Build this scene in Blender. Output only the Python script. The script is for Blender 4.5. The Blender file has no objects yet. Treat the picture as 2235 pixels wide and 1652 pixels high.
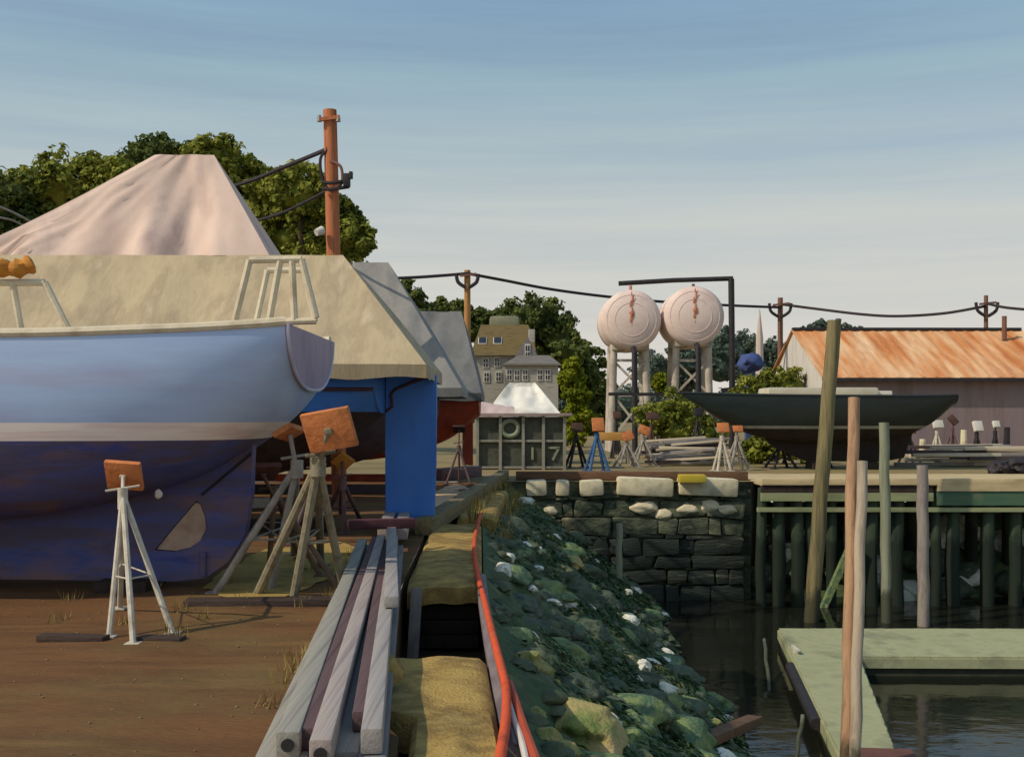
import bpy, bmesh, math, random
from mathutils import Vector, Matrix, noise
C = bpy.context.scene
COL = C.collection
R = math.radians
rnd = random.Random(11)

# ------------------------------------------------------------------ camera, sky, sun, exposure
EYE = 1.7
F = 2400.0            # focal length for a picture 2235 wide
HZ = 905.0            # horizon row of that picture
cam = bpy.data.cameras.new("camera"); cam_o = bpy.data.objects.new("camera", cam); COL.objects.link(cam_o)
cam.sensor_width = 36.0; cam.lens = 36.0 * F / 2235.0
cam.shift_y = (HZ - 826.0) / 2235.0
cam.clip_start = 0.1; cam.clip_end = 3000
cam_o.location = (0, 0, EYE); cam_o.rotation_euler = (R(90), 0, 0)
C.camera = cam_o

SUN_EL = R(42); SUN_AZ = math.atan2(-0.80, -0.38)      # measured from +Y towards +X
w = bpy.data.worlds.new("World"); C.world = w; w.use_nodes = True
nt = w.node_tree; nt.nodes.clear()
def N(t, typ, **kw):
    n = t.nodes.new(typ)
    for k, v in kw.items(): setattr(n, k, v)
    return n
out = N(nt, 'ShaderNodeOutputWorld'); bg = N(nt, 'ShaderNodeBackground'); bg.inputs['Strength'].default_value = 0.12
sky = N(nt, 'ShaderNodeTexSky'); sky.sky_type = 'NISHITA'; sky.sun_disc = False
sky.sun_elevation = SUN_EL; sky.sun_rotation = SUN_AZ; sky.air_density = 1.0; sky.dust_density = 2.4; sky.ozone_density = 0.7
tc = N(nt, 'ShaderNodeTexCoord'); mp = N(nt, 'ShaderNodeMapping'); mp.inputs['Scale'].default_value = (0.8, 0.8, 17.0)
nz = N(nt, 'ShaderNodeTexNoise'); nz.inputs['Scale'].default_value = 1.6; nz.inputs['Detail'].default_value = 7; nz.inputs['Roughness'].default_value = 0.62
rp = N(nt, 'ShaderNodeValToRGB'); rp.color_ramp.elements[0].position = 0.34; rp.color_ramp.elements[1].position = 0.74
rp.color_ramp.elements[0].color = (0, 0, 0, 1); rp.color_ramp.elements[1].color = (0.6, 0.6, 0.6, 1)
mx = N(nt, 'ShaderNodeMix', data_type='RGBA'); mx.inputs[7].default_value = (4.75, 4.75, 4.75, 1)   # thin streaky cloud
nt.links.new(tc.outputs['Generated'], mp.inputs['Vector']); nt.links.new(mp.outputs[0], nz.inputs['Vector'])
nt.links.new(nz.outputs['Fac'], rp.inputs['Fac']); sx = N(nt, 'ShaderNodeSeparateXYZ'); nt.links.new(tc.outputs['Generated'], sx.inputs[0])      # thicker veil of high haze low in the sky
hzr = N(nt, 'ShaderNodeMapRange'); hzr.inputs[1].default_value = 0.0; hzr.inputs[2].default_value = 0.34; hzr.inputs[3].default_value = 0.95; hzr.inputs[4].default_value = 0.30
nt.links.new(sx.outputs['Z'], hzr.inputs[0])
hc = N(nt, 'ShaderNodeValToRGB'); e = hc.color_ramp.elements; e.new(0.5); e.new(0.6)
for i, (p_, c_) in enumerate(((0.02, (0.60, 0.56, 0.51)), (0.16, (0.50, 0.515, 0.49)), (0.29, (0.31, 0.44, 0.475)), (0.40, (0.17, 0.33, 0.50)))): e[i].position = p_; e[i].color = (*c_, 1)
nt.links.new(sx.outputs['Z'], hc.inputs['Fac'])
hm = N(nt, 'ShaderNodeVectorMath', operation='SCALE'); hm.inputs['Scale'].default_value = 10.0
nt.links.new(hc.outputs['Color'], hm.inputs[0]); nt.links.new(hm.outputs[0], mx.inputs[7])
scr = N(nt, 'ShaderNodeMath', operation='MULTIPLY_ADD'); scr.inputs[1].default_value = 0.8; scr.use_clamp = True
nt.links.new(rp.outputs['Color'], scr.inputs[0]); nt.links.new(hzr.outputs[0], scr.inputs[2]); nt.links.new(scr.outputs[0], mx.inputs[0])
nt.links.new(sky.outputs[0], mx.inputs[6]); nt.links.new(mx.outputs[2], bg.inputs['Color']); nt.links.new(bg.outputs[0], out.inputs['Surface'])

sun = bpy.data.lights.new("sun", 'SUN'); sun.energy = 2.9; sun.angle = R(0.5); sun.color = (1.0, 0.87, 0.69)
sun_o = bpy.data.objects.new("sun", sun); COL.objects.link(sun_o)
sd = Vector((math.sin(SUN_AZ) * math.cos(SUN_EL), math.cos(SUN_AZ) * math.cos(SUN_EL), math.sin(SUN_EL)))
sun_o.rotation_euler = sd.to_track_quat('Z', 'Y').to_euler(); sun_o.location = (-20, -20, 30)
C.view_settings.view_transform = 'Standard'; C.view_settings.look = 'None'
C.view_settings.exposure = 0.0; C.view_settings.gamma = 1.0

# ------------------------------------------------------------------ helpers
def at(px, py, Y):            # picture position at a distance -> point
    return Vector(((px - 1117.5) * Y / F, Y, EYE - (py - HZ) * Y / F))
def gnd(px, py, z=0.0):       # picture position on a level
    return at(px, py, (EYE - z) * F / (py - HZ))
def s2l(c):
    return tuple((v / 255 / 12.92) if v / 255 <= 0.04045 else ((v / 255 + 0.055) / 1.055) ** 2.4 for v in c)

MATS = {}
def mat(name, cols, scale=3.0, stretch=(1, 1, 1), rough=0.75, bump=0.25, bscale=25.0, bstretch=None, metal=0.0, spec=0.3,
        dirt=None, dirt_scale=1.2, dirt_amt=0.5, dirt_stretch=(1, 1, 1), lo=0.3, hi=0.7, dist=0.02, leaf=False, tide=None):
    if name in MATS: return MATS[name]
    m = bpy.data.materials.new(name); m.use_nodes = True; MATS[name] = m
    t = m.node_tree; b = t.nodes['Principled BSDF']
    b.inputs['Roughness'].default_value = rough; b.inputs['Metallic'].default_value = metal; b.inputs['Specular IOR Level'].default_value = spec
    tc = N(t, 'ShaderNodeTexCoord')
    def noise_tex(sc, st, det=6, ro=0.6):
        mp = N(t, 'ShaderNodeMapping'); mp.inputs['Scale'].default_value = st
        nz = N(t, 'ShaderNodeTexNoise'); nz.inputs['Scale'].default_value = sc; nz.inputs['Detail'].default_value = det; nz.inputs['Roughness'].default_value = ro
        t.links.new(tc.outputs['Object'], mp.inputs['Vector']); t.links.new(mp.outputs[0], nz.inputs['Vector'])
        return nz
    def ramp(cs, l, h):
        r = N(t, 'ShaderNodeValToRGB'); e = r.color_ramp.elements
        while len(e) < len(cs): e.new(0.5)
        for i, c in enumerate(cs):
            e[i].position = l + (h - l) * i / max(1, len(cs) - 1); e[i].color = (*s2l(c), 1)
        return r
    n1 = noise_tex(scale, stretch); r1 = ramp(cols, lo, hi)
    if leaf:
        g = N(t, 'ShaderNodeNewGeometry'); a = N(t, 'ShaderNodeMath', operation='MULTIPLY_ADD'); a.inputs[1].default_value = 0.34; 
        sub = N(t, 'ShaderNodeMath', operation='ADD'); sub.inputs[1].default_value = -0.17
        t.links.new(g.outputs['Random Per Island'], a.inputs[0]); t.links.new(n1.outputs['Fac'], a.inputs[2])
        t.links.new(a.outputs[0], sub.inputs[0]); t.links.new(sub.outputs[0], r1.inputs['Fac'])
    else:
        t.links.new(n1.outputs['Fac'], r1.inputs['Fac'])
    colr = r1.outputs['Color']
    if dirt:
        n2 = noise_tex(dirt_scale, dirt_stretch, 8, 0.65); r2 = N(t, 'ShaderNodeValToRGB')
        r2.color_ramp.elements[0].position = 0.5; r2.color_ramp.elements[1].position = 0.72
        r2.color_ramp.elements[0].color = (0, 0, 0, 1); r2.color_ramp.elements[1].color = (dirt_amt,) * 3 + (1,)
        mxx = N(t, 'ShaderNodeMix', data_type='RGBA'); mxx.inputs[7].default_value = (*s2l(dirt), 1)
        t.links.new(n2.outputs['Fac'], r2.inputs['Fac']); t.links.new(r2.outputs['Color'], mxx.inputs[0]); t.links.new(colr, mxx.inputs[6])
        colr = mxx.outputs[2]
    if tide:                                   # weed and wet wood below the high water line
        sp_ = N(t, 'ShaderNodeSeparateXYZ'); t.links.new(tc.outputs['Object'], sp_.inputs[0])
        nt_ = noise_tex(5, (1, 1, .5)); ad = N(t, 'ShaderNodeMath', operation='MULTIPLY_ADD'); ad.inputs[1].default_value = .9; t.links.new(nt_.outputs['Fac'], ad.inputs[0]); t.links.new(sp_.outputs['Z'], ad.inputs[2])
        mr = N(t, 'ShaderNodeMapRange'); mr.inputs[1].default_value = tide[0] + .5; mr.inputs[2].default_value = tide[0] + .3; t.links.new(ad.outputs[0], mr.inputs[0])
        mt = N(t, 'ShaderNodeMix', data_type='RGBA'); mt.inputs[7].default_value = (*s2l(tide[1]), 1); ma = N(t, 'ShaderNodeMath', operation='MULTIPLY'); ma.inputs[1].default_value = .8
        t.links.new(mr.outputs[0], ma.inputs[0]); t.links.new(ma.outputs[0], mt.inputs[0]); t.links.new(colr, mt.inputs[6]); colr = mt.outputs[2]
    t.links.new(colr, b.inputs['Base Color'])
    if bump:
        n3 = noise_tex(bscale, bstretch or stretch, 5, 0.6); bp = N(t, 'ShaderNodeBump'); bp.inputs['Strength'].default_value = bump; bp.inputs['Distance'].default_value = dist
        t.links.new(n3.outputs['Fac'], bp.inputs['Height']); t.links.new(bp.outputs[0], b.inputs['Normal'])
    if leaf:
        tr = N(t, 'ShaderNodeBsdfTranslucent'); mxs = N(t, 'ShaderNodeMixShader'); mxs.inputs[0].default_value = 0.25
        t.links.new(colr, tr.inputs['Color']); t.links.new(b.outputs[0], mxs.inputs[1]); t.links.new(tr.outputs[0], mxs.inputs[2])
        t.links.new(mxs.outputs[0], t.nodes['Material Output'].inputs['Surface'])
    return m

ROOTLOC = {}
def tag(o, label=None, cat=None, group=None, kind=None):
    if label: o['label'] = label
    if cat: o['category'] = cat
    if group: o['group'] = group
    if kind: o['kind'] = kind
    return o
def thing(name, loc, label, cat, group=None, rz=0.0):
    o = bpy.data.objects.new(name, None); COL.objects.link(o); o.empty_display_size = 0.3
    o.location = loc; o.rotation_euler = (0, 0, rz)
    ROOTLOC[o.name] = Vector(loc)
    return tag(o, label, cat, group)

class MB:
    def __init__(s): s.bm = bmesh.new()
    def box(s, c, d, rot=None, bevel=0.0):
        r = bmesh.ops.create_cube(s.bm, size=1.0); vs = r['verts']
        for v in vs: v.co = Vector((v.co.x * d[0], v.co.y * d[1], v.co.z * d[2]))
        if bevel:
            es = list({e for v in vs for e in v.link_edges})
            br = bmesh.ops.bevel(s.bm, geom=es, offset=bevel, segments=2, affect='EDGES', profile=0.6)
            vs = list({v for f in br['faces'] for v in f.verts} | {v for v in vs if v.is_valid})
        M = Matrix.Translation(Vector(c)) @ (rot.to_4x4() if rot else Matrix.Identity(4))
        for v in vs: v.co = M @ v.co
        return s
    def bar(s, a, b, wd, ht=None, up=(0, 0, 1), bevel=0.0):
        a, b = Vector(a), Vector(b); d = b - a; L = d.length; d.normalize(); up = Vector(up)
        if abs(d.dot(up)) > 0.98: up = Vector((0, 1, 0))
        x = d.cross(up).normalized(); z = x.cross(d).normalized()
        M = Matrix((x, d, z)).transposed()
        return s.box((a + b) / 2, (wd, L, ht or wd), M, bevel)
    def tube(s, pts, rad, seg=8, cap=True, wob=0.0):
        pts = [Vector(p) for p in pts]; n = len(pts); rads = rad if isinstance(rad, (list, tuple)) else [rad] * n
        prev = None; rings = []
        for i, p in enumerate(pts):
            d = (pts[min(i + 1, n - 1)] - pts[max(i - 1, 0)]).normalized()
            ref = prev if prev else (Vector((0, 0, 1)) if abs(d.z) < 0.9 else Vector((1, 0, 0)))
            x = (ref - d * ref.dot(d)).normalized(); prev = x; y = d.cross(x)
            ring = []
            for k in range(seg):
                a = 2 * math.pi * k / seg; rr = rads[i] * (1 + wob * (rnd.random() - 0.5))
                ring.append(s.bm.verts.new(p + (x * math.cos(a) + y * math.sin(a)) * rr))
            rings.append(ring)
        for i in range(n - 1):
            for k in range(seg):
                f = s.bm.faces.new((rings[i][k], rings[i][(k + 1) % seg], rings[i + 1][(k + 1) % seg], rings[i + 1][k])); f.smooth = True
        if cap:
            s.bm.faces.new(rings[0][::-1]); s.bm.faces.new(rings[-1])
        return s
    def prism(s, pts, axis, depth):     # polygon pts (3D, planar), extruded along axis by depth both ways
        ax = Vector(axis).normalized() * depth / 2
        a = [s.bm.verts.new(Vector(p) - ax) for p in pts]; b = [s.bm.verts.new(Vector(p) + ax) for p in pts]; n = len(pts)
        s.bm.faces.new(a[::-1]); s.bm.faces.new(b)
        for i in range(n): s.bm.faces.new((a[i], a[(i + 1) % n], b[(i + 1) % n], b[i]))
        return s
    def quad(s, *p):
        s.bm.faces.new([s.bm.verts.new(Vector(q)) for q in p]); return s
    def grid(s, fn, nu, nv, smooth=True):
        V = [[s.bm.verts.new(Vector(fn(i / nu, j / nv))) for j in range(nv + 1)] for i in range(nu + 1)]
        for i in range(nu):
            for j in range(nv):
                f = s.bm.faces.new((V[i][j], V[i + 1][j], V[i + 1][j + 1], V[i][j + 1])); f.smooth = smooth
        return s
    def rock(s, c, r, sub=2, rough=0.35, seed=0, flat=1.0):
        res = bmesh.ops.create_icosphere(s.bm, subdivisions=sub, radius=1.0); c = Vector(c); so = Vector((seed * 7.3, seed * 3.1, seed * 1.7))
        r = Vector(r) if not isinstance(r, (int, float)) else Vector((r, r, r))
        for v in res['verts']:
            n = v.co.copy(); k = 1 + rough * noise.noise(n * 1.3 + so) * 1.6 + rough * 0.4 * noise.noise(n * 3.5 + so)
            q = n * (k + rough * .14 * noise.noise(n * 8 + so))
            for ax in ((.8, .3, .5), (-.6, .7, .4), (.2, -.8, .6), (-.3, -.5, .8), (.5, -.5, .2), (.1, .3, 1), (-.8, -.3, .3)):    # facets
                a = (Vector(ax) + so.normalized() * .4 * math.sin(seed * 3.7)).normalized(); d = q.dot(a)
                if d > 0.78: q -= a * (d - 0.78) * 0.92
            v.co = c + Vector((q.x * r.x, q.y * r.y, q.z * r.z * flat))
        return s
    def build(s, name, m, parent=None, local=False, smooth=False, recalc=True):
        if recalc: bmesh.ops.recalc_face_normals(s.bm, faces=s.bm.faces[:])
        off = Vector((0, 0, 0))
        if parent is not None and not local:
            off = ROOTLOC.get(parent.name, Vector((0, 0, 0)))
            if parent.parent is not None: off = ROOTLOC.get(parent.parent.name, off)
            bmesh.ops.translate(s.bm, verts=s.bm.verts[:], vec=-off)
        if parent is None:                       # origin at the base of the thing
            cs = [v.co for v in s.bm.verts]
            lo = Vector((sum(c.x for c in cs) / len(cs), sum(c.y for c in cs) / len(cs), min(c.z for c in cs)))
            bmesh.ops.translate(s.bm, verts=s.bm.verts[:], vec=-lo)
        me = bpy.data.meshes.new(name); s.bm.to_mesh(me); s.bm.free()
        if smooth:
            for p in me.polygons: p.use_smooth = True
        if smooth != 'rock': me.set_sharp_from_angle(angle=R(40))
        o = bpy.data.objects.new(name, me); COL.objects.link(o)
        for mm in (m if isinstance(m, (list, tuple)) else [m]): me.materials.append(mm)
        if parent is not None: o.parent = parent
        else: o.location = lo
        return o
def struct(name, mb, m, smooth=False, kind='structure'):
    o = mb.build(name, m, smooth=smooth); o['kind'] = kind; return o
def nn(x, y, z=0.0): return noise.noise(Vector((x, y, z)))
def copy_tree(o, parent=None):
    c = o.copy(); COL.objects.link(c)
    if parent: c.parent = parent
    for ch in list(o.children): copy_tree(ch, c)
    return c

# ------------------------------------------------------------------ materials
m_dirt = mat('yard_dirt', [(84, 58, 34), (116, 80, 46), (98, 68, 40), (130, 94, 54)], 0.9, (.35, 1.6, 1), rough=0.95, bump=0.7, bscale=34, dirt=(122, 108, 62), dirt_scale=0.5, dirt_amt=0.6, dist=0.03)
m_farground = mat('far_ground', [(104, 92, 60), (140, 122, 84), (112, 110, 62)], 0.25, rough=0.95, bump=0.5, bscale=6)
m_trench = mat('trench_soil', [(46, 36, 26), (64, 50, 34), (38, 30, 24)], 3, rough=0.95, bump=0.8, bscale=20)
m_bank = mat('bank_weed', [(52, 66, 44), (82, 100, 66), (64, 82, 54), (124, 126, 82)], 1.6, rough=0.85, bump=0.9, bscale=12, dist=0.06)
m_wood_grey = mat('weathered_wood', [(112, 104, 98), (148, 140, 128), (128, 116, 112), (160, 150, 136)], 5, (1, 1, 0.2), bump=0.4, bscale=30)
m_concrete = mat('pale_granite', [(178, 168, 138), (220, 208, 174), (196, 188, 160)], 2.2, bump=0.5, bscale=16, dirt=(112, 110, 80), dirt_amt=0.6)
m_black = mat('black_metal', [(34, 32, 34), (54, 50, 52)], 6, rough=0.6, bump=0.2)
m_galv = mat('grey_metal', [(128, 124, 116), (158, 152, 142), (112, 106, 98)], 7, (1, 1, 0.4), rough=0.55, bump=0.2, dirt=(116, 84, 58), dirt_amt=0.6, dirt_scale=5)
m_paleleg = mat('pale_metal', [(176, 168, 150), (206, 198, 180)], 7, rough=0.6, bump=0.2, dirt=(120, 96, 70), dirt_amt=0.7, dirt_scale=6)
m_orange_pad = mat('orange_pad', [(180, 104, 56), (202, 126, 74), (164, 92, 54)], 7, rough=0.8, bump=0.5, bscale=18, dirt=(120, 84, 50), dirt_amt=0.6, dirt_scale=5)
m_purple_leg = mat('dull_mauve_metal', [(92, 72, 74), (112, 88, 86)], 8, bump=0.3)
m_blue_leg = mat('blue_metal', [(44, 82, 128), (62, 102, 144)], 8, bump=0.3)

# ------------------------------------------------------------------ the setting
WATER = -3.0
def edge_x(y):                # top edge of the bank
    k = [(-8, 0.30), (3, 0.16), (5.4, 0.05), (8, -0.12), (11, -0.28), (18.5, -0.5), (24, -0.35), (28.2, 0.0)]
    for (a, xa), (b, xb) in zip(k, k[1:]):
        if y <= b: return xa + (xb - xa) * (y - a) / (b - a)
    return 0.0
def yard_x(y): return edge_x(y) - 0.82 + (0.2 if y < 6 else 0)
def yard_z(x, y): return 0.035 * nn(x * 0.6, y * 0.6) + 0.012 * nn(x * 2.5, y * 2.5, 3)
yd = MB()
def yf(u, v):
    y = -8 + 36.0 * v; xe = yard_x(y); x = xe - 60 * (1 - u) ** 2.2
    return (x, y, yard_z(x, y) * min(1, (xe - x) * 2 + 0.1))
yd.grid(yf, 90, 120)
yd.grid(lambda u, v: (yard_x(-8 + 36 * v), -8 + 36 * v, -0.85 * u), 2, 60)
struct('yard_ground', yd, m_dirt, smooth=True)
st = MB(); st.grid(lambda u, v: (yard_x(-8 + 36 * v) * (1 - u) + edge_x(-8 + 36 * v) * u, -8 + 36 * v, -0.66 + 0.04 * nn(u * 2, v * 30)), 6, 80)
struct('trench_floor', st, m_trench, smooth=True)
def bank_h(x, y):
    d = x - edge_x(y); return -0.12 - 0.79 * max(0, d) + (0.20 * nn(x * 0.9, y * 0.9, 5) + 0.15 * nn(x * 2.4, y * 2.4, 9) + 0.06 * nn(x * 6, y * 6, 2)) * min(1, d * 2)
bk = MB(); bk.grid(lambda u, v: (edge_x(-4 + 32.2 * v) + 4.6 * u, -4 + 32.2 * v, bank_h(edge_x(-4 + 32.2 * v) + 4.6 * u, -4 + 32.2 * v)), 90, 320)
bk.grid(lambda u, v: (edge_x(-4 + 32.2 * v), -4 + 32.2 * v, -0.12 - 0.6 * u), 2, 60)
struct('bank', bk, m_bank, smooth=True)
fg = MB()
fg.grid(lambda u, v: (-320 + 640 * u, 31.2 + 620 * v * v, 0.0), 20, 20)
fg.grid(lambda u, v: (-60 + 66.2 * u, 28.0 + 3.2 * v, -0.001), 10, 2)
struct('far_ground', fg, m_farground)
m_water = bpy.data.materials.new('harbour_water'); m_water.use_nodes = True
t = m_water.node_tree; b = t.nodes['Principled BSDF']
b.inputs['Base Color'].default_value = (0.012, 0.013, 0.009, 1); b.inputs['Roughness'].default_value = 0.07; b.inputs['IOR'].default_value = 1.33
wtc = N(t, 'ShaderNodeTexCoord'); wmp = N(t, 'ShaderNodeMapping'); wmp.inputs['Scale'].default_value = (1.0, 1.7, 1); wn = N(t, 'ShaderNodeTexNoise'); wn.inputs['Scale'].default_value = 1.6; wn.inputs['Detail'].default_value = 4
wb = N(t, 'ShaderNodeBump'); wb.inputs['Strength'].default_value = 0.07; wb.inputs['Distance'].default_value = 0.12
t.links.new(wtc.outputs['Object'], wmp.inputs[0]); t.links.new(wmp.outputs[0], wn.inputs['Vector']); t.links.new(wn.outputs['Fac'], wb.inputs['Height']); t.links.new(wb.outputs[0], b.inputs['Normal'])
wt = MB(); wt.quad((1.5, -8, WATER), (90, -8, WATER), (90, 32, WATER), (1.5, 32, WATER)); struct('water', wt, m_water)

# loose gravel on the yard (nobody could count it)
gv = MB()
for i in range(2200):
    y = 4.5 + 14 * rnd.random() ** 1.5; x = yard_x(y) - 0.1 - rnd.random() * 6.5
    r = 0.003 + 0.010 * rnd.random() ** 3
    res = bmesh.ops.create_icosphere(gv.bm, subdivisions=1, radius=r)
    for v in res['verts']: v.co = Vector((v.co.x * (0.8 + 0.6 * rnd.random()) + x, v.co.y + y, v.co.z * 0.6 + yard_z(x, y) + r * 0.2))
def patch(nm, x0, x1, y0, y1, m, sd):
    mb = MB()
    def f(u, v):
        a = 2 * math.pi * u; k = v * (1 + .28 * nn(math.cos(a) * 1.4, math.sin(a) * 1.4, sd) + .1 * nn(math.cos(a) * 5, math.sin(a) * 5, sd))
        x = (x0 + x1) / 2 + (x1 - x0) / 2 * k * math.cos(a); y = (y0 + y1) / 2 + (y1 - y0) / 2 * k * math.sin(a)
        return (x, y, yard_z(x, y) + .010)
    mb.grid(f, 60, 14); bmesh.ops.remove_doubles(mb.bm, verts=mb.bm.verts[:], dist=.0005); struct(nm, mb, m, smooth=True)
m_sunlit_ground = mat('ochre_sunlit_ground', [(142, 118, 60), (168, 142, 78), (120, 102, 56)], 1.2, rough=.95, bump=.6, bscale=26, dist=.02)
m_sunlit_psand = mat('pale_sunlit_sand', [(196, 160, 122), (214, 182, 146), (164, 132, 108)], 1.2, rough=.95, bump=.5, bscale=26, dist=.02)
patch('sunlit_ground_patch', -3.2, -1.75, 10.2, 14.6, m_sunlit_ground, 3)  # ochre sheet paints the sunlit ground behind the stands
patch('sunlit_ground_patch', -1.75, -0.75, 18.6, 26.5, m_sunlit_psand, 8)  # pale sand, with its sunlit tone put into the colour
m_gravel = mat('gravel', [(104, 82, 54), (132, 112, 80), (88, 72, 52)], 20, bump=0)
struct('gravel', gv, m_gravel, kind='stuff')

# ------------------------------------------------------------------ stone work
m_wall = mat('seawall_stone', [(66, 76, 58), (110, 114, 90), (52, 62, 52), (150, 146, 116)], 0.9, (1, 1, 2), rough=0.85, bump=0.7, bscale=9, dirt=(30, 44, 34), dirt_scale=0.7, dirt_amt=0.8, dist=0.05)
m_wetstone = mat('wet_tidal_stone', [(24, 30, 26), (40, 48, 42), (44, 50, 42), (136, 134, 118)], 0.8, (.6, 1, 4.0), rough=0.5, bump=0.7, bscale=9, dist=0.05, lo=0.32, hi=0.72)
# far wall of the basin: courses of granite block, lower courses weeded and wet
wl = thing('granite_seawall', (3, 28, -3.2), 'dark weeded granite block seawall closing the far end of the basin, left of the wharf', 'wall')
def courses(z0, z1, x0, x1, y, mm, hh):
    mb = MB(); z = z0
    while z < z1 - 0.05:
        h = min(hh * (0.8 + 0.5 * rnd.random()), z1 - z)
        x = x0
        while x < x1 - 0.05:
            wd = min(0.3 + 1.1 * rnd.random() ** 1.5, x1 - x)
            if x1 - x - wd < 0.3: wd = x1 - x
            dy = 0.10 * rnd.random() + (z1 - z) * 0.04
            n0 = len(mb.bm.verts); mb.box((x + wd / 2, y - dy / 2 + 0.3, z + h / 2), (wd - 0.03, 0.6 + dy, h - 0.03), Matrix.Rotation(.10 * (rnd.random() - .5), 3, 'Y'), bevel=0.06)
            mb.bm.verts.ensure_lookup_table(); j = rnd.random() * 50
            for v in mb.bm.verts[n0:]: v.co += Vector((.09 * nn(v.co.x * 3, v.co.z * 3, j), .12 * nn(v.co.x * 2, v.co.z * 2, j + 9), .09 * nn(v.co.x * 3, v.co.z * 3, j + 20)))
            x += wd
        z += h
    return mb
courses(-1.35, -0.36, 0.1, 5.9, 28.0, None, 0.36).build('upper_course', m_wall, wl)
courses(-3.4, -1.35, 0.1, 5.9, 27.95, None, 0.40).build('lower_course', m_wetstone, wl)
MB().box((2.35, 28.35, -1.76), (7.5, 0.5, 3.5)).build('core', m_wall, wl)
# pale cap blocks on the wall, each its own stone
capx = [(0.62, 0.52, 0), (1.28, 0.34, 0), (2.02, 0.60, 0), (3.38, 1.42, 1), (4.98, 1.5, 1)]
caplab = ['short pale stone block nearest the left corner of the seawall top', 'smallest pale cube of stone on the seawall top, between two larger ones',
          'squarish pale stone block on the seawall top, just left of the long cap slabs', 'long pale cap slab on the seawall, left one of the two long slabs', 'long pale cap slab on the seawall ending beside the wharf']
for (x, wd, lng), lb in zip(capx, caplab):
    h = 0.46 if lng else 0.40
    tag(MB().box((x, 28.05, -0.36 + h / 2), (wd, 0.55, h), Matrix.Rotation(0.12 * (rnd.random() - .5), 3, 'Y'), bevel=0.08).build('cap_stone', m_concrete), lb, 'stone', 'pale cap stones along the seawall')
# dark timber kerb on top of wall
tag(MB().bar((0.1, 28.55, 0.12), (6.1, 28.5, 0.12), 0.22, 0.22, bevel=0.02).build('timber_kerb', mat('kerb_wood', [(88, 64, 50), (116, 86, 62), (74, 58, 42)], 4, (0.4, 2, 2), bump=0.4)), 'reddish brown timber kerb laid along the top of the seawall behind the pale stones', 'timber')

def bank_pt(px, py):
    lo_, hi_ = 4.0, 27.8
    for _ in range(60):
        mid = (lo_ + hi_) / 2; p = at(px, py, mid)
        if p.z > bank_h(p.x, p.y): lo_ = mid
        else: hi_ = mid
    return at(px, py, lo_)
m_rock_pale = mat('pale_rock', [(190, 190, 170), (232, 230, 212), (160, 166, 146)], 3, bump=.9, bscale=22, dist=.035, dirt=(70, 84, 56), dirt_amt=0.7, dirt_scale=3)
m_rock_moss = mat('mossy_rock', [(82, 106, 66), (128, 142, 88), (72, 102, 78), (180, 174, 126)], 4.5, bump=.9, bscale=22, dist=.035)
m_rock_dark = mat('dark_rock', [(50, 62, 52), (92, 102, 80), (60, 74, 60), (120, 124, 98)], 4.0, bump=.9, bscale=22, dist=.035)
m_rock_tan = mat('tan_moss_rock', [(88, 108, 60), (126, 136, 74), (176, 158, 104), (190, 166, 116)], 1.9, lo=0.34, hi=0.62, bump=.9, bscale=22, dist=.035)
def rock(px, py, rpx, m, label, seed, grp='boulders on the basin bank', flat=0.75, p=None, stretch=1.0, name='boulder'):
    p = p or bank_pt(px, py); r = rpx * p.y / F
    mb = MB(); mb.rock((p.x, p.y, p.z + (r * .5 if m is m_rock_pale else r * .05)), (r * stretch, r, r), 4, 0.45, seed, flat)
    return tag(mb.build(name, m, smooth='rock'), label, 'boulder', grp)
spec = [(1152, 1455, 52, m_rock_tan, 'green mossy boulder with a tan patch just right of the orange hose'),
        (1275, 1600, 100, m_rock_tan, 'largest boulder in the bottom foreground, green with a broad tan top'),
        (1168, 1560, 26, m_rock_tan, 'tan stone beside the hose, above the small stone next to the largest boulder'),
        (1232, 1640, 38, m_rock_tan, 'tan stone at the bottom edge just below the largest boulder'),
        (1195, 1610, 34, m_rock_tan, 'small tan stone between the hose and the largest boulder'),
        (1240, 1328, 22, m_rock_pale, 'pale stone on the upper middle of the bank among green weed'),
        (1375, 1366, 22, m_rock_pale, 'pale stone halfway down the bank, right of a dark cleft'),
        (1450, 1437, 20, m_rock_pale, 'greyish pale stone low on the bank'),
        (1402, 1462, 22, m_rock_pale, 'bright whitish stone in the lower middle of the bank'),
        (1545, 1465, 22, m_rock_pale, 'pale stone at the water edge, farthest right on the bank'),
        (1500, 1392, 25, m_rock_pale, 'low pale stone at the waterline below the seawall'),
        (1243, 1233, 32, m_rock_tan, 'yellow green rounded boulder high on the bank near the seawall'),
        (1255, 1302, 42, m_rock_dark, 'long dark slab of rock across the middle of the bank'),
        (1610, 1562, 40, m_rock_dark, 'dark bluish boulder standing in the water foot of the bank'),
        (1555, 1590, 32, m_rock_tan, 'tan boulder beside the dark bluish boulder at the water'),
        (1480, 1620, 90, m_rock_moss, 'broad teal green boulder at the bottom of the frame right of centre'),
        (1420, 1545, 60, m_rock_dark, 'big dark green boulder in the shadowed lower bank')]
for i, (px, py, r, m, lb) in enumerate(spec):
    rock(px, py, r, m, lb, i + 1, stretch=1.6 if 'slab' in lb else 1.0, flat=0.55 if 'slab' in lb else 0.75)
kinds = [(m_rock_dark, 'dark green weeded boulder on the basin bank', 0.46), (m_rock_moss, 'mid green mossy boulder on the basin bank', 0.38), (m_rock_pale, 'small pale stone on the basin bank', 0.16)]
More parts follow.
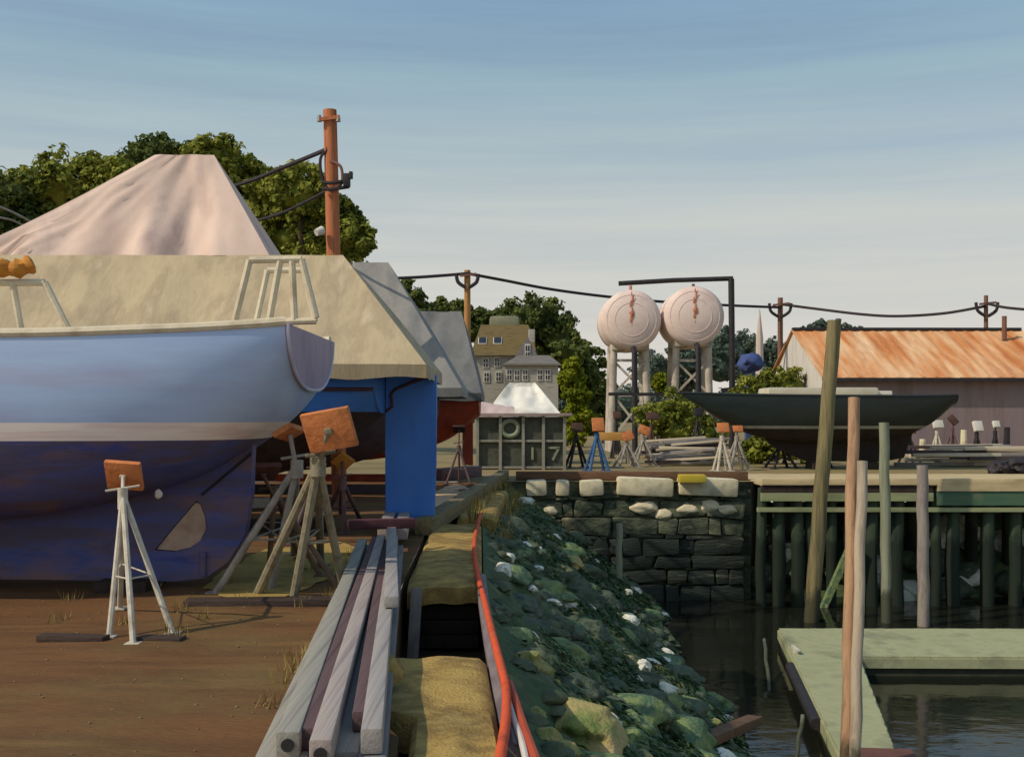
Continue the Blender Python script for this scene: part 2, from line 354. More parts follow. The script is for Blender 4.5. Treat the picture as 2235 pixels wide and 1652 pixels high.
for i in range(170):
    y = 7 + 20.5 * rnd.random(); x = edge_x(y) + 0.25 + 3.9 * rnd.random(); u = rnd.random()
    m, lb, _ = kinds[0] if u < 0.36 else (kinds[1] if u < 0.68 else kinds[2])
    r = (0.06 + 0.09 * rnd.random()) if m is m_rock_pale else (0.12 + 0.24 * rnd.random() ** 1.6)
    if bank_h(x, y) < WATER - 0.1: continue
    mb = MB(); mb.rock((x, y, bank_h(x, y) + (r * .6 if m is m_rock_pale else -r * .1)), (r * (0.8 + 0.8 * rnd.random()), r * (0.8 + 0.8 * rnd.random()), r), 3, 0.5, 50 + i, 0.7)
    tag(mb.build('boulder', m, smooth='rock'), lb, 'boulder', 'boulders on the basin bank')
rb = MB()
for i in range(1300):
    y = 6 + 21.8 * rnd.random(); x = edge_x(y) + .1 + 3.7 * rnd.random(); r = .03 + .09 * rnd.random() ** 2
    if bank_h(x, y) > WATER - .1: rb.rock((x, y, bank_h(x, y) + r * .2), (r * 1.3, r * 1.1, r), 2 if r > .055 else 1, .45, i, .7)
struct('rubble', rb, mat('bank_rubble', [(48, 58, 44), (92, 98, 72), (62, 74, 52), (168, 164, 138)], 1.5, bump=.6, bscale=20), kind='stuff', smooth=True)
# rockweed hanging over the bank (nobody could count it)
sw = MB()
for i in range(1500):
    y = 6.5 + 21 * rnd.random(); x = edge_x(y) + .5 + 3.4 * rnd.random() ** .8
    if nn(x * .9, y * .5, 4) < -.12 or bank_h(x, y) < WATER: continue
    for j in range(26):
        xx, yy = x + rnd.gauss(0, .13), y + rnd.gauss(0, .16); z = bank_h(xx, yy) + .03 + .05 * rnd.random(); L = .06 + .12 * rnd.random()
        d = Vector((rnd.gauss(.6, .4), rnd.gauss(0, .5), -.5)).normalized() * L; sd_ = Vector((-d.y, d.x, 0)).normalized() * (.012 + .02 * rnd.random())
        p = Vector((xx, yy, z)); sw.bm.faces.new([sw.bm.verts.new(q) for q in (p - sd_ * .4, p + d * .5 - sd_ + Vector((0, 0, .02)), p + d, p + d * .5 + sd_ + Vector((0, 0, .02)))])
struct('rockweed', sw, mat('rockweed', [(50, 72, 42), (84, 104, 56), (60, 92, 72), (116, 120, 66)], 1.2, rough=.5, bump=0, leaf=True), kind='stuff')
# rounded pale stones set in the wall face below the caps
for k, (px, py, r) in enumerate(((1200, 1112, 17), (1405, 1106, 19), (1446, 1122, 16), (1502, 1110, 16), (1548, 1104, 19), (1588, 1110, 18))):
    p = at(px, py, 27.99); rr = r * p.y / F; mb = MB(); mb.rock(p, (rr * (1.3 + .5 * (k % 2)), rr * .8, rr * .85), 4, .14, 400 + k)
    tag(mb.build('wall_stone', m_concrete, smooth='rock'), 'rounded pale stone bulging from the seawall face below the cap stones', 'stone', 'rounded stones in the seawall face')
# ochre cap slabs on the near edge
m_ochre = mat('ochre_stone', [(166, 134, 70), (186, 156, 88), (150, 122, 66), (198, 170, 102)], 2.6, rough=0.9, bump=0.8, bscale=48, dirt=(84, 72, 46), dirt_amt=0.7, dirt_scale=2.4, dist=0.035)
def slab(y0, y1, x0f, x1f, z, lb):
    mb = MB()
    mb.grid(lambda u, v: ((x0f(y0 + (y1 - y0) * v)) * (1 - u) + x1f(y0 + (y1 - y0) * v) * u, y0 + (y1 - y0) * v + 0.05 * nn(u * 3, v, y0), z + 0.03 * nn(u * 3, v * 6, y0) - 0.05 * (max(0, abs(u - .5) * 2 - 0.8) / 0.2) ** 2 - 0.05 * (max(0, abs(v - .5) * 2 - 0.9) / 0.1) ** 2), 14, 30)
    geom = bmesh.ops.extrude_face_region(mb.bm, geom=mb.bm.faces[:])
    for v in [g for g in geom['geom'] if isinstance(g, bmesh.types.BMVert)]: v.co.z -= 0.16
    return tag(mb.build('cap_slab', m_ochre, smooth=False), lb, 'slab', 'ochre slabs capping the yard edge')
slab(3.2, 7.62, lambda y: yard_x(y) + 0.06, lambda y: edge_x(y) - 0.09, 0.06, 'ochre stone slab in the foreground, nearest the viewer, left of the orange hose')
slab(10.8, 16.9, lambda y: yard_x(y) + 0.06, lambda y: edge_x(y) - 0.02, 0.05, 'ochre stone slab beyond the dark gap, in front of the blue rudder')
slab(18.4, 24.6, lambda y: edge_x(y) - 0.42, lambda y: edge_x(y) + 0.22, 0.02, 'small ochre slab farthest along the yard edge where the orange hose begins')
m_creo = mat('creosoted_timber', [(38, 30, 28), (60, 48, 42), (48, 38, 34)], 4, (1, 1, 0.4), rough=0.85, bump=0.6, bscale=16)
for (ya, yb, lb) in ((7.5, 7.35, 'dark timber bulkhead under the nearest ochre slab'), (10.9, 11.05, 'dark timber bulkhead under the second ochre slab, facing the gap')):
    mb = MB(); xa, xb = yard_x(ya) + 0.05, edge_x(ya) - 0.06
    for k in range(4): mb.box(((xa + xb) / 2, yb, -0.62 + 0.145 * k + 0.06), (xb - xa, 0.16, 0.135), bevel=0.012)
    tag(mb.build('timber_bulkhead', m_creo), lb, 'bulkhead')
p = gnd(905, 1352, -0.25)
tag(MB().bar((p.x - 0.03, p.y + 0.1, -0.68), (p.x, p.y + 0.25, 0.02), 0.11, 0.05, up=(0, 1, 0), bevel=0.006).build('grey_plank', m_wood_grey), 'grey plank standing upright in the dark gap between the two ochre slabs', 'plank')
tag(MB().rock((-0.78, 6.9, 0.07), (0.10, 0.30, 0.13), 3, 0.4, 91).build('tan_stone', m_ochre, smooth=True), 'tan stone lying between the grey timbers and the nearest ochre slab', 'stone')
mb = MB(); mb.tube([(edge_x(y) - 0.03 + 0.02 * nn(y, 1), y, -0.02) for y in (5.6, 7, 8.5, 10, 11.6)], 0.055, 6)
tag(mb.build('edge_log', mat('grey_mauve_wood', [(96, 86, 92), (126, 116, 116), (82, 74, 80)], 6, (1, .2, 1), bump=0.5)), 'slim grey log lying along the yard edge, left of the orange hose', 'log')

# hoses
m_hose = mat('orange_hose', [(196, 72, 38), (210, 86, 46), (172, 62, 38)], 5, rough=0.8, bump=0.3, dirt=(150, 92, 64), dirt_amt=.6, dirt_scale=4)
m_hose2 = mat('rust_hose', [(158, 62, 36), (178, 78, 46)], 5, rough=0.6, bump=0.1)
m_white = mat('white_paint', [(196, 190, 176), (214, 208, 196)], 4, rough=0.6, bump=0.15)
def spline(pts, n=8):
    o = []; P = [Vector(p) for p in pts]
    for i in range(len(P) - 1):
        p0, p1, p2, p3 = P[max(i - 1, 0)], P[i], P[i + 1], P[min(i + 2, len(P) - 1)]
        for k in range(n):
            t = k / n; o.append(0.5 * ((2 * p1) + (p2 - p0) * t + (2 * p0 - 5 * p1 + 4 * p2 - p3) * t * t + (3 * p1 - p0 - 3 * p2 + p3) * t ** 3))
    return o + [P[-1]]
hz = 0.07
hp = [gnd(x, y, hz) for x, y in ((1048, 1122), (1036, 1180), (1040, 1240), (1055, 1300), (1072, 1370), (1090, 1440), (1104, 1500), (1104, 1570), (1092, 1652), (1080, 1760))]
tag(MB().tube(spline(hp), 0.028, 10).build('orange_hose', m_hose), 'long bright orange hose snaking along the yard edge beside the ochre slabs', 'hose')
hp = [gnd(x, y, 0.03) for x, y in ((1112, 1490), (1128, 1540), (1148, 1600), (1170, 1660), (1200, 1760))]
tag(MB().tube(spline(hp), 0.026, 8).build('rust_hose', m_hose2), 'darker rust red hose branching off right of the bright orange hose', 'hose')
hp = [gnd(x, y, 0.03) for x, y in ((1108, 1520), (1122, 1570), (1138, 1615), (1150, 1670), (1160, 1760))]
tag(MB().tube(spline(hp), 0.018, 8).build('white_hose', m_white), 'white hose lying between the orange and the rust red hose', 'hose')

# stacked grey timbers
tim = [((122, 118, 110), (152, 148, 136), 'greenish grey'), ((134, 122, 120), (166, 154, 146), 'pale mauve grey'), ((70, 52, 54), (98, 78, 78), 'dark maroon brown'), ((124, 120, 120), (158, 152, 146), 'neutral grey'), ((98, 98, 102), (124, 122, 122), 'slate grey')]
def beam(xn, yn, xf, yf, z, wd, ht, ci, lb, hole=False):
    a, b_, _ = tim[ci]; m = mat('timber_%s' % tim[ci][2].replace(' ', '_'), [a, b_, a], 4, (6, 0.05, 6), bump=0.3, bscale=14, dirt=(70, 56, 52), dirt_amt=0.5, dirt_stretch=(3, .3, 3))
    root = thing('timber_beam', (xn, yn, z - ht / 2), lb, 'timber', 'grey timbers stacked along the yard edge')
    MB().bar((xn, yn, z), (xf, yf, z - 0.02), wd, ht, bevel=0.014).build('beam', m, root)
    if hole: MB().tube([(xn, yn - 0.012, z), (xn, yn + 0.01, z)], 0.03, 12).build('bolt_head', m_black, root)
beam(-1.10, 4.85, -1.84, 13.6, 0.07, 0.13, 0.13, 0, 'greenish grey timber at the left outside bottom of the stack, with a bolt in its end', True)
beam(-0.985, 4.95, -1.73, 13.2, 0.07, 0.12, 0.14, 1, 'pale mauve timber in the bottom layer, second from the left')
beam(-0.89, 4.8, -1.62, 13.9, 0.07, 0.11, 0.13, 2, 'dark maroon timber in the bottom layer, third from the left')
beam(-0.77, 5.1, -1.51, 13.5, 0.07, 0.12, 0.14, 3, 'neutral grey timber in the bottom layer, second from the right')
beam(-0.63, 4.9, -1.39, 13.4, 0.07, 0.13, 0.13, 4, 'slate grey timber at the right outside bottom of the stack')
beam(-1.02, 5.0, -1.77, 13.0, 0.20, 0.11, 0.12, 0, 'greenish grey timber at the left of the upper layer, with a bolt in its end', True)
beam(-0.945, 5.1, -1.66, 13.4, 0.195, 0.09, 0.11, 2, 'narrow dark maroon timber sunk in the upper layer, left of a pale mauve one')
beam(-0.845, 4.85, -1.58, 13.3, 0.205, 0.10, 0.13, 1, 'pale mauve timber in the middle of the upper layer, with a bolt in its end', True)
beam(-0.745, 5.4, -1.50, 13.0, 0.195, 0.08, 0.10, 2, 'thin dark maroon timber sunk in the upper layer, second from the right')
beam(-0.645, 5.05, -1.43, 13.3, 0.20, 0.10, 0.12, 3, 'neutral grey timber at the right of the upper layer')
beam(-0.90, 8.2, -1.60, 14.6, 0.305, 0.11, 0.09, 3, 'short grey timber lying alone on top of the stack')
beam(-1.62, 13.9, -1.92, 18.0, 0.20, 0.16, 0.2, 1, 'pale mauve timber of the far stack below the blue rudder, left one')
beam(-1.42, 14.1, -1.72, 18.0, 0.20, 0.16, 0.2, 3, 'grey timber of the far stack below the blue rudder, right one')
m_strap = mat('maroon_strap', [(78, 44, 50), (98, 60, 62)], 8, bump=0.3)
tag(MB().bar((-1.98, 13.3, 0.37), (-1.2, 13.55, 0.37), 0.16, 0.12, bevel=0.02).build('cross_bearer', m_strap), 'dark maroon bearer lying across the far end of the timber stack', 'timber')
# low timber rail to the far corner
tag(MB().bar(gnd(925, 1150, 0.12), gnd(1100, 1036, 0.12), 0.26, 0.24, bevel=0.02).build('edge_rail', mat('olive_wood', [(96, 88, 62), (124, 112, 80), (82, 74, 54)], 4, (2, .4, 2), bump=0.5)), 'olive grey timber rail running from the blue rudder to the far seawall corner', 'timber')

# ------------------------------------------------------------------ hull and cover builders
def hull_bm(stations, Y0, nseg=14, p=0.62, q=1.0, vs=0.0):
    """stations: (x, half_beam, sheer_z, keel_z); closed transom at the first, bow at the last"""
    mb = MB(); bm = mb.bm; rows = []
    pts = [Vector(s) for s in [(0, 0, 0)]]
    xs = []
    for i in range(len(stations) - 1):
        for k in range(4):
            t = k / 4; p0, p1, p2, p3 = (stations[max(i - 1, 0)], stations[i], stations[i + 1], stations[min(i + 2, len(stations) - 1)])
            xs.append([0.5 * ((2 * p1[j]) + (p2[j] - p0[j]) * t + (2 * p0[j] - 5 * p1[j] + 4 * p2[j] - p3[j]) * t * t + (3 * p1[j] - p0[j] - 3 * p2[j] + p3[j]) * t ** 3) for j in range(4)])
    xs.append(list(stations[-1]))
    for (x, hb, sz, kz) in xs:
        row = []; px_ = p + vs * max(0.0, 1 - (xs[0][0] - x) / 1.8)
        for s in range(-nseg, nseg + 1):
            a = abs(s) / nseg; ang = a * math.pi / 2
            y = hb * math.sin(ang) ** px_ * (0.97 + 0.03 * a); z = kz + (sz - kz) * (1 - math.cos(ang) ** q) ** 1.0
            row.append(bm.verts.new((x, Y0 + math.copysign(max(y, 0.004), s) if s else Y0, z)))
        rows.append(row)
    for a, b in zip(rows, rows[1:]):
        for k in range(2 * nseg):
            f = bm.faces.new((a[k], a[k + 1], b[k + 1], b[k])); f.smooth = True
    return mb, rows, xs
def hull_parts(root, stations, Y0, cuts, mats_, names, deck_m, transom_m=None, p=0.62, vs=0.0):
    for i, (nm, m) in enumerate(zip(names, mats_)):
        mb, rows, xs = hull_bm(stations, Y0, p=p, vs=vs)
        for s, co in ((1, cuts[i]), (-1, cuts[i + 1])):
            if co is None: continue
            g = mb.bm.verts[:] + mb.bm.edges[:] + mb.bm.faces[:]
            bmesh.ops.bisect_plane(mb.bm, geom=g, plane_co=(0, 0, co), plane_no=(0, 0, 1), clear_outer=(s == 1), clear_inner=(s == -1))
        if len(mb.bm.verts): mb.build(nm, m, root, smooth=True)
    mb, rows, xs = hull_bm(stations, Y0, p=p, vs=vs)
    coords = [[v.co.copy() for v in r] for r in rows]; mb.bm.free()
    d = MB()
    for a, b in zip(coords, coords[1:]):
        d.quad(a[0] - Vector((0, 0, .03)), a[-1] - Vector((0, 0, .03)), b[-1] - Vector((0, 0, .03)), b[0] - Vector((0, 0, .03)))
    d.build('deck', deck_m, root)
    tr = MB(); tr.bm.faces.new([tr.bm.verts.new(v) for v in coords[0]])
    r = bmesh.ops.extrude_face_region(tr.bm, geom=tr.bm.faces[:])
    for v in [g for g in r['geom'] if isinstance(g, bmesh.types.BMVert)]: v.co.x += 0.035
    tr.build('transom', transom_m or mats_[0], root)
    return coords
def tent_bm(Xa, Xra, Xrb, Xb, Y0, wd, ze, zr, sag=0.12, wr=0.05, nx=70, hem=0.18, ribs=1.3, seed=0, lsag=0.0):
    """cover over a ridge pole: two long faces, two hipped ends, a hanging hem"""
    mb = MB()
    def dis(p, v):
        n1 = noise.noise(Vector((p.x * 0.9 + seed, p.y * 0.9, p.z * 0.35))); n2 = noise.noise(Vector((p.x * 3.2, p.y * 3.2 + seed, p.z * 0.8)))
        k = wr * 1.6 * n1 + wr * 0.7 * n2 - sag * math.sin(math.pi * v) * (0.55 + 0.45 * math.cos(p.x * 2 * math.pi / ribs))
        return k
    for sgn in (-1, 1):
        def face(u, v):
            xa = Xa + (Xra - Xa) * v; xb = Xb + (Xrb - Xb) * v
            x = xa + (xb - xa) * u; y = Y0 + sgn * wd * (1 - v); z = ze + (zr - ze) * v
            p = Vector((x, y, z)); k = dis(p, v) * min(1, 6 * u, 6 * (1 - u)) if 0 < v < 1 else (wr * .6 * nn(x * 2, seed) if v in (0, 1) else 0)
            n = Vector((0, sgn * (zr - ze), wd)).normalized()
            return p + n * k
        mb.grid(face, nx, 16)
        mb.grid(lambda u, v: Vector((Xa + (Xb - Xa) * u, Y0 + sgn * wd, ze)) + Vector((0, sgn * (zr - ze), wd)).normalized() * (wr * .6 * nn((Xa + (Xb - Xa) * u) * 2, seed)) + Vector((0, -sgn * 0.04 * v, -hem * v * (1 + 0.25 * nn(u * 14, seed)))), nx, 2)
    for X0, X1 in ((Xa, Xra), (Xb, Xrb)):
        mb.grid(lambda u, v: (X0 + (X1 - X0) * v + 0.05 * math.sin(u * math.pi * 5) * math.sin(math.pi * v) * (1 if X1 < X0 else -1), Y0 + wd * (1 - v) * (2 * u - 1), ze + (zr - ze) * v - sag * .5 * math.sin(math.pi * v) * math.sin(math.pi * u)), 14, 16)
        mb.grid(lambda u, v: (X0, Y0 + wd * (2 * u - 1), ze - hem * v * (1 + 0.25 * nn(u * 8, seed))), 14, 2)
    bmesh.ops.remove_doubles(mb.bm, verts=mb.bm.verts[:], dist=0.01)
    if lsag:
        for v in mb.bm.verts:
            if v.co.x < Xra: v.co.z -= lsag * math.sin(math.pi * min(1, (Xra - v.co.x) / (Xra - Xa))) * max(0, (v.co.z - ze) / (zr - ze)) ** .5
    return mb

# ------------------------------------------------------------------ boat stands
def stand(feet, apex, padc, padn, psize, legm, padm, label, group='boat stands in the yard', roll=0.0, leg_r=0.03, name='boat_stand', handle=True, lam=True):
    feet = [Vector(f) for f in feet]; apex = Vector(apex); padc = Vector(padc); padn = Vector(padn).normalized()
    base = sum(feet, Vector()) / len(feet); base.z = 0
    root = thing(name, base, label, 'boat stand', group)
    for f in feet:
        d = (apex - f); o = MB(); o.tube([f, f + d * 0.97], [leg_r, leg_r * 0.9], 8).build('leg', legm, root)
        MB().box((f.x, f.y, f.z + 0.012), (leg_r * 4.5, leg_r * 4.5, 0.02), bevel=0.004).build('foot_plate', legm, root)
    k = 0.42
    ring = [f + (apex - f) * k for f in feet]; mb = MB()
    for i in range(len(ring)): mb.tube([ring[i], ring[(i + 1) % len(ring)]], leg_r * 0.28, 6)
    mb.build('tie_chain', legm, root)
    MB().tube([apex - Vector((0, 0, .12)), apex + Vector((0, 0, .05))], leg_r * 1.7, 10).build('collar', legm, root)
    sc = padc - padn * 0.03
    s_ = MB().tube([apex - Vector((0, 0, .06)), sc], leg_r * 0.62, 8).build('screw', legm, root)
    if handle:
        hc = apex + (sc - apex) * 0.25
        MB().tube([hc + Vector((-0.13, -0.03, -0.01)), hc + Vector((0.13, 0.02, 0.03))], leg_r * 0.4, 6).build('handle', legm, s_)
    up = Vector((0, 0, 1)); x = up.cross(padn)
    x = Vector((1, 0, 0)) if x.length < 0.2 else x.normalized(); y = padn.cross(x)
    M = Matrix((x, y, padn)).transposed() @ Matrix.Rotation(roll, 3, 'Z')
    pd = MB().box(padc, (psize[0], psize[1], psize[2]), M, bevel=0.012)
    pad = pd.build('pad', padm, root)
    if lam: MB().box(padc - padn * (psize[2] / 2 + 0.012), (psize[0] * 0.16, psize[1] * 0.16, 0.02), M, bevel=0.004).build('pad_bracket', legm, pad)
    return root
# ------------------------------------------------------------------ boat 1: light blue sloop, stern to the right
m_top = mat('light_blue_topsides', [(164, 192, 232), (178, 204, 238), (170, 188, 226)], 0.8, (0.35, 1, 2.5), rough=0.32, bump=0.06, bscale=6, spec=0.5, dirt=(176, 168, 196), dirt_scale=0.9, dirt_amt=0.5, dirt_stretch=(.4, 1, 3))
m_boot = mat('pinkish_white_stripe', [(238, 222, 212), (248, 238, 228), (226, 196, 190)], 1.5, (0.3, 1, 5), rough=0.4, bump=0.1)
m_bot = mat('dark_blue_bottom_paint', [(64, 72, 130), (82, 90, 146), (88, 82, 106), (68, 78, 142)], 2.2, (0.35, 1, 2.2), rough=0.7, bump=0.3, bscale=14, dirt=(136, 104, 88), dirt_scale=1.3, dirt_amt=0.85, dirt_stretch=(.7, 1, 1.6))
m_trans = mat('lavender_transom', [(132, 122, 152), (148, 136, 162), (118, 108, 140)], 2, (1, 1, .4), rough=0.45, bump=0.2)
m_cream = mat('cream_rail', [(196, 182, 152), (212, 200, 172), (182, 166, 138)], 3, rough=0.6, bump=0.25)
m_deck = mat('cream_deck', [(188, 176, 150), (204, 194, 168)], 2, rough=0.7, bump=0.2)
b1 = thing('sloop', (-6.3, 10.9, 0), 'light blue sloop with a white waterline stripe and dark blue bottom, left foreground', 'boat')
ST1 = [(-2.0, 1.22, 2.50, 1.94), (-2.2, 1.26, 2.48, 1.68), (-2.6, 1.31, 2.45, 1.36), (-3.2, 1.36, 2.42, 1.04), (-4.5, 1.44, 2.38, 0.74), (-6.5, 1.46, 2.42, 0.62), (-8.5, 1.12, 2.56, 0.85), (-10, 0.58, 2.74, 1.4), (-11, 0.03, 2.9, 2.4)]
c1 = hull_parts(b1, ST1, 10.9, [None, 1.63, 1.47, None], [m_top, m_boot, m_bot], ['topsides', 'boot_stripe', 'bottom'], m_deck, m_trans, p=0.46, vs=0.32)
for s in (0, -1):
    MB().tube([r[s] + Vector((0, 0.02 * (1 if s == 0 else -1), 0.02)) for r in c1], 0.045, 8).build('toe_rail', m_cream, b1)
# edge moulding of the transom
MB().tube([Vector((-1.972, v.y, v.z)) for v in c1[0]], 0.018, 6).build('transom_trim', mat('pale_trim', [(176, 176, 196), (196, 196, 208)], 5, bump=.1), b1)
# keel with the propeller opening, and rudder
kb = MB()
def poly_hole(outer, hole, y, th, mb):
    bm = mb.bm
    for yy in (y - th / 2, y + th / 2):
        ev = []
        for loop in ((outer, hole) if hole else (outer,)):
            vs = [bm.verts.new((x, yy, z)) for x, z in loop]
            ev += [bm.edges.new((vs[i], vs[(i + 1) % len(vs)])) for i in range(len(vs))]
        bmesh.ops.triangle_fill(bm, edges=ev, use_beauty=True)
    for loop in ((outer, hole) if hole else (outer,)):
        n = len(loop)
        for i in range(n):
            (xa, za), (xb, zb) = loop[i], loop[(i + 1) % n]
            mb.quad((xa, y - th / 2, za), (xb, y - th / 2, zb), (xb, y + th / 2, zb), (xa, y + th / 2, za))
    bmesh.ops.remove_doubles(bm, verts=bm.verts[:], dist=0.0005)
poly_hole([(-9.2, 0.9), (-8.2, 0.35), (-7.2, 0.14), (-5, 0.09), (-3.3, 0.07), (-3.0, 0.1), (-2.78, 0.26), (-2.62, 0.52), (-2.56, 0.9), (-2.54, 1.44), (-3.2, 1.2), (-4.5, 1.0), (-6.5, 0.9)],
          [(-3.50, 0.375), (-3.36, 0.55), (-3.1, 0.855), (-3.05, 0.84), (-3.0, 0.70), (-2.99, 0.58), (-3.05, 0.47), (-3.17, 0.39), (-3.3, 0.36)], 10.85, 0.16, kb)
kb.build('keel', m_bot, b1)
hole = [(-3.50, 0.375), (-3.36, 0.55), (-3.1, 0.855), (-3.05, 0.84), (-3.0, 0.70), (-2.99, 0.58), (-3.05, 0.47), (-3.17, 0.39), (-3.3, 0.36)]
hc_ = (sum(p[0] for p in hole) / 9, sum(p[1] for p in hole) / 9)
MB().prism([(hc_[0] + (x - hc_[0]) * .95, 10.80, hc_[1] + (z - hc_[1]) * .95) for x, z in hole], (0, 1, .12), .035).build('added_aperture_plate', mat('added_tan_plate', [(166, 140, 120), (184, 160, 140), (150, 124, 106)], 3, rough=.7, bump=.3), b1)  # tan plate added to fill the opening with the tone of lit sand
MB().tube([(-3.02, 10.755, 0.12), (-3.02, 10.755, 0.36)], 0.03, 8).build('rudder_heel', m_bot, b1)
rk = MB(); rk.tube([at(548, 990, 10.75), at(440, 1080, 10.76)], 0.012, 6); rk.build('rudder_shading_line', m_black, b1)  # black line drawn for the diagonal shading across the rudder
MB().rock(at(346, 1077, 10.2), (0.04, 0.02, 0.05), 2, 0.1, 3).build('zinc_anode', m_white, b1)
# stern rail frames on deck
def railframe(pxs, Y, nm='rail_frame'):
    fr = MB()
    for a, b_ in pxs: fr.tube([at(*a, Y), at(*b_, Y)], 0.032, 8)
    fr.build(nm, m_cream, b1)
railframe([((512, 702), (545, 568)), ((545, 568), (658, 566)), ((658, 566), (690, 694)), ((588, 700), (611, 570)), ((643, 698), (637, 570)), ((520, 705), (690, 700))], 9.85)
railframe([((-40, 617), (98, 617)), ((98, 617), (148, 716)), ((45, 716), (28, 617)), ((-60, 716), (-40, 617))], 9.8)
# far-side frames so the rails go round the stern
railframe([((560, 702), (584, 590)), ((584, 590), (662, 590)), ((662, 590), (688, 702))], 11.9)
cb = MB(); cb.box((-7.0, 10.9, 2.58), (2.6, 1.7, 0.45), bevel=0.1); cb.build('cabin', m_deck, b1)
# rolled orange cloth on the left rail frame
oc = MB(); oc.tube(spline([at(-60, 585, 9.8), at(-20, 578, 9.75), at(30, 588, 9.75), at(74, 574, 9.8)], 6), [0.05] + [0.075 + 0.015 * math.sin(k * 1.7) for k in range(17)] + [0.03], 10, wob=0.25)
oc.build('sail_roll', mat('orange_cloth', [(176, 108, 32), (196, 132, 52), (150, 88, 30)], 6, (.4, 1, 2), bump=0.5)) and None
o = bpy.data.objects['sail_roll']; tag(o, 'rolled orange cloth resting on the rail frame at the far left of the sloop', 'cloth roll')
# keel blocks
for x, lb in ((-3.75, 'timber keel block under the after end of the sloop keel'), (-5.6, 'timber keel block under the middle of the sloop keel')):
    tag(MB().box((x, 10.85, 0.05), (0.5, 0.7, 0.10), bevel=0.01).build('keel_block', m_creo), lb, 'timber')
# near stand
f1 = [gnd(238, 1392), gnd(291, 1408), gnd(378, 1385), gnd(262, 1330)]
stand(f1, at(268, 1078, 8.75), at(271, 1037, 9.42), (0.05, 0.83, 0.45), (0.31, 0.27, 0.05), m_paleleg, m_orange_pad, 'pale legged boat stand with an orange pad against the hull at the left foreground', roll=0.08, leg_r=0.024)
# stand cluster under the stern
m_olive_leg = mat('olive_grey_metal', [(112, 104, 82), (140, 132, 108), (96, 86, 70)], 7, bump=0.3)
stand([gnd(640, 1312), gnd(752, 1296), gnd(560, 1300), gnd(700, 1235)], at(694, 1010, 9.75), at(719, 938, 9.55), (0.12, 0.93, 0.32), (0.44, 0.36, 0.06), m_olive_leg, m_orange_pad, 'tall stand with the largest square orange pad, right of the sloop stern', roll=-0.18, leg_r=0.042)
stand([gnd(470, 1296), gnd(590, 1290), gnd(520, 1210), gnd(640, 1212)], at(648, 1015, 10.4), at(630, 943, 10.3), (-0.45, 0.25, 0.86), (0.30, 0.20, 0.06), m_galv, m_orange_pad, 'leaning grey stand with a small tilted orange pad under the sloop stern', roll=0.3, leg_r=0.036)
stand([gnd(700, 1150), gnd(792, 1146), gnd(752, 1165), gnd(742, 1120)], at(748, 1050, 15.6), at(748, 1006, 15.5), (0, 0.8, 0.6), (0.25, 0.25, 0.05), m_purple_leg, mat('mustard_pad', [(168, 116, 48), (186, 134, 60)], 6, bump=.3), 'dull mauve stand with a round mustard pad behind the tallest stand', roll=0.78, leg_r=0.034)
stand([gnd(585, 1262), gnd(700, 1258), gnd(740, 1284), gnd(655, 1220)], at(600, 1075, 11.4), at(572, 1030, 11.2), (-.35, .5, .8), (.34, .26, .06), mat('brown_metal', [(104, 80, 62), (126, 100, 78)], 6, bump=.3), mat('maroon_pad', [(84, 48, 40), (104, 62, 50)], 6, bump=.4), 'brown legged stand with a dark maroon pad, farthest back under the sloop stern', leg_r=.03)
m_plankdark = mat('dark_plank', [(44, 36, 32), (70, 56, 48), (56, 44, 44)], 6, (.3, 2, 2), bump=0.5)
tag(MB().bar(gnd(405, 1322), gnd(752, 1318), 0.22, 0.12, bevel=0.01).build('dark_plank', m_plankdark), 'long dark plank on the ground in front of the stands under the stern', 'plank')
tag(MB().bar(gnd(88, 1390, .02), gnd(232, 1394, .02), 0.12, 0.05, bevel=0.006).build('dark_plank', m_plankdark), 'short dark plank lying left of the nearest stand', 'plank')
tag(MB().bar(gnd(300, 1394, .02), gnd(400, 1396, .02), 0.13, 0.05, bevel=0.006).build('dark_plank', m_plankdark), 'short dark plank under the right foot of the nearest stand', 'plank')

# ------------------------------------------------------------------ boat 2: blue catboat, beige cover, barn door rudder
m_creo = MATS['creosoted_timber']
m_bluehull = mat('blue_hull_paint', [(58, 114, 194), (72, 128, 206), (64, 118, 196)], 1.6, (1, 1, .35), rough=0.45, bump=0.15, bscale=9)
m_beige = mat('beige_cover', [(176, 157, 124), (186, 168, 134), (168, 150, 120), (192, 175, 144)], 1.6, (1.6, 1, .25), rough=0.85, bump=0.3, bscale=9, bstretch=(2.5, 1, .5), dirt=(150, 138, 112), dirt_amt=.5, dirt_scale=1.0, dirt_stretch=(3, 1, .3))
m_greycov = mat('grey_cover', [(124, 124, 120), (148, 146, 140), (112, 112, 112)], 1.2, (1, 1, .35), rough=0.8, bump=0.25, bscale=10)
m_greycov2 = mat('dark_grey_cover', [(100, 102, 102), (122, 122, 120), (92, 94, 96)], 1.2, (1, 1, .35), rough=0.8, bump=0.25, bscale=10)
m_pinkcov = mat('pinkish_white_cover', [(198, 170, 156), (214, 190, 174), (168, 144, 138)], 0.7, (1, 1, .5), rough=0.75, bump=0.25, bscale=6)
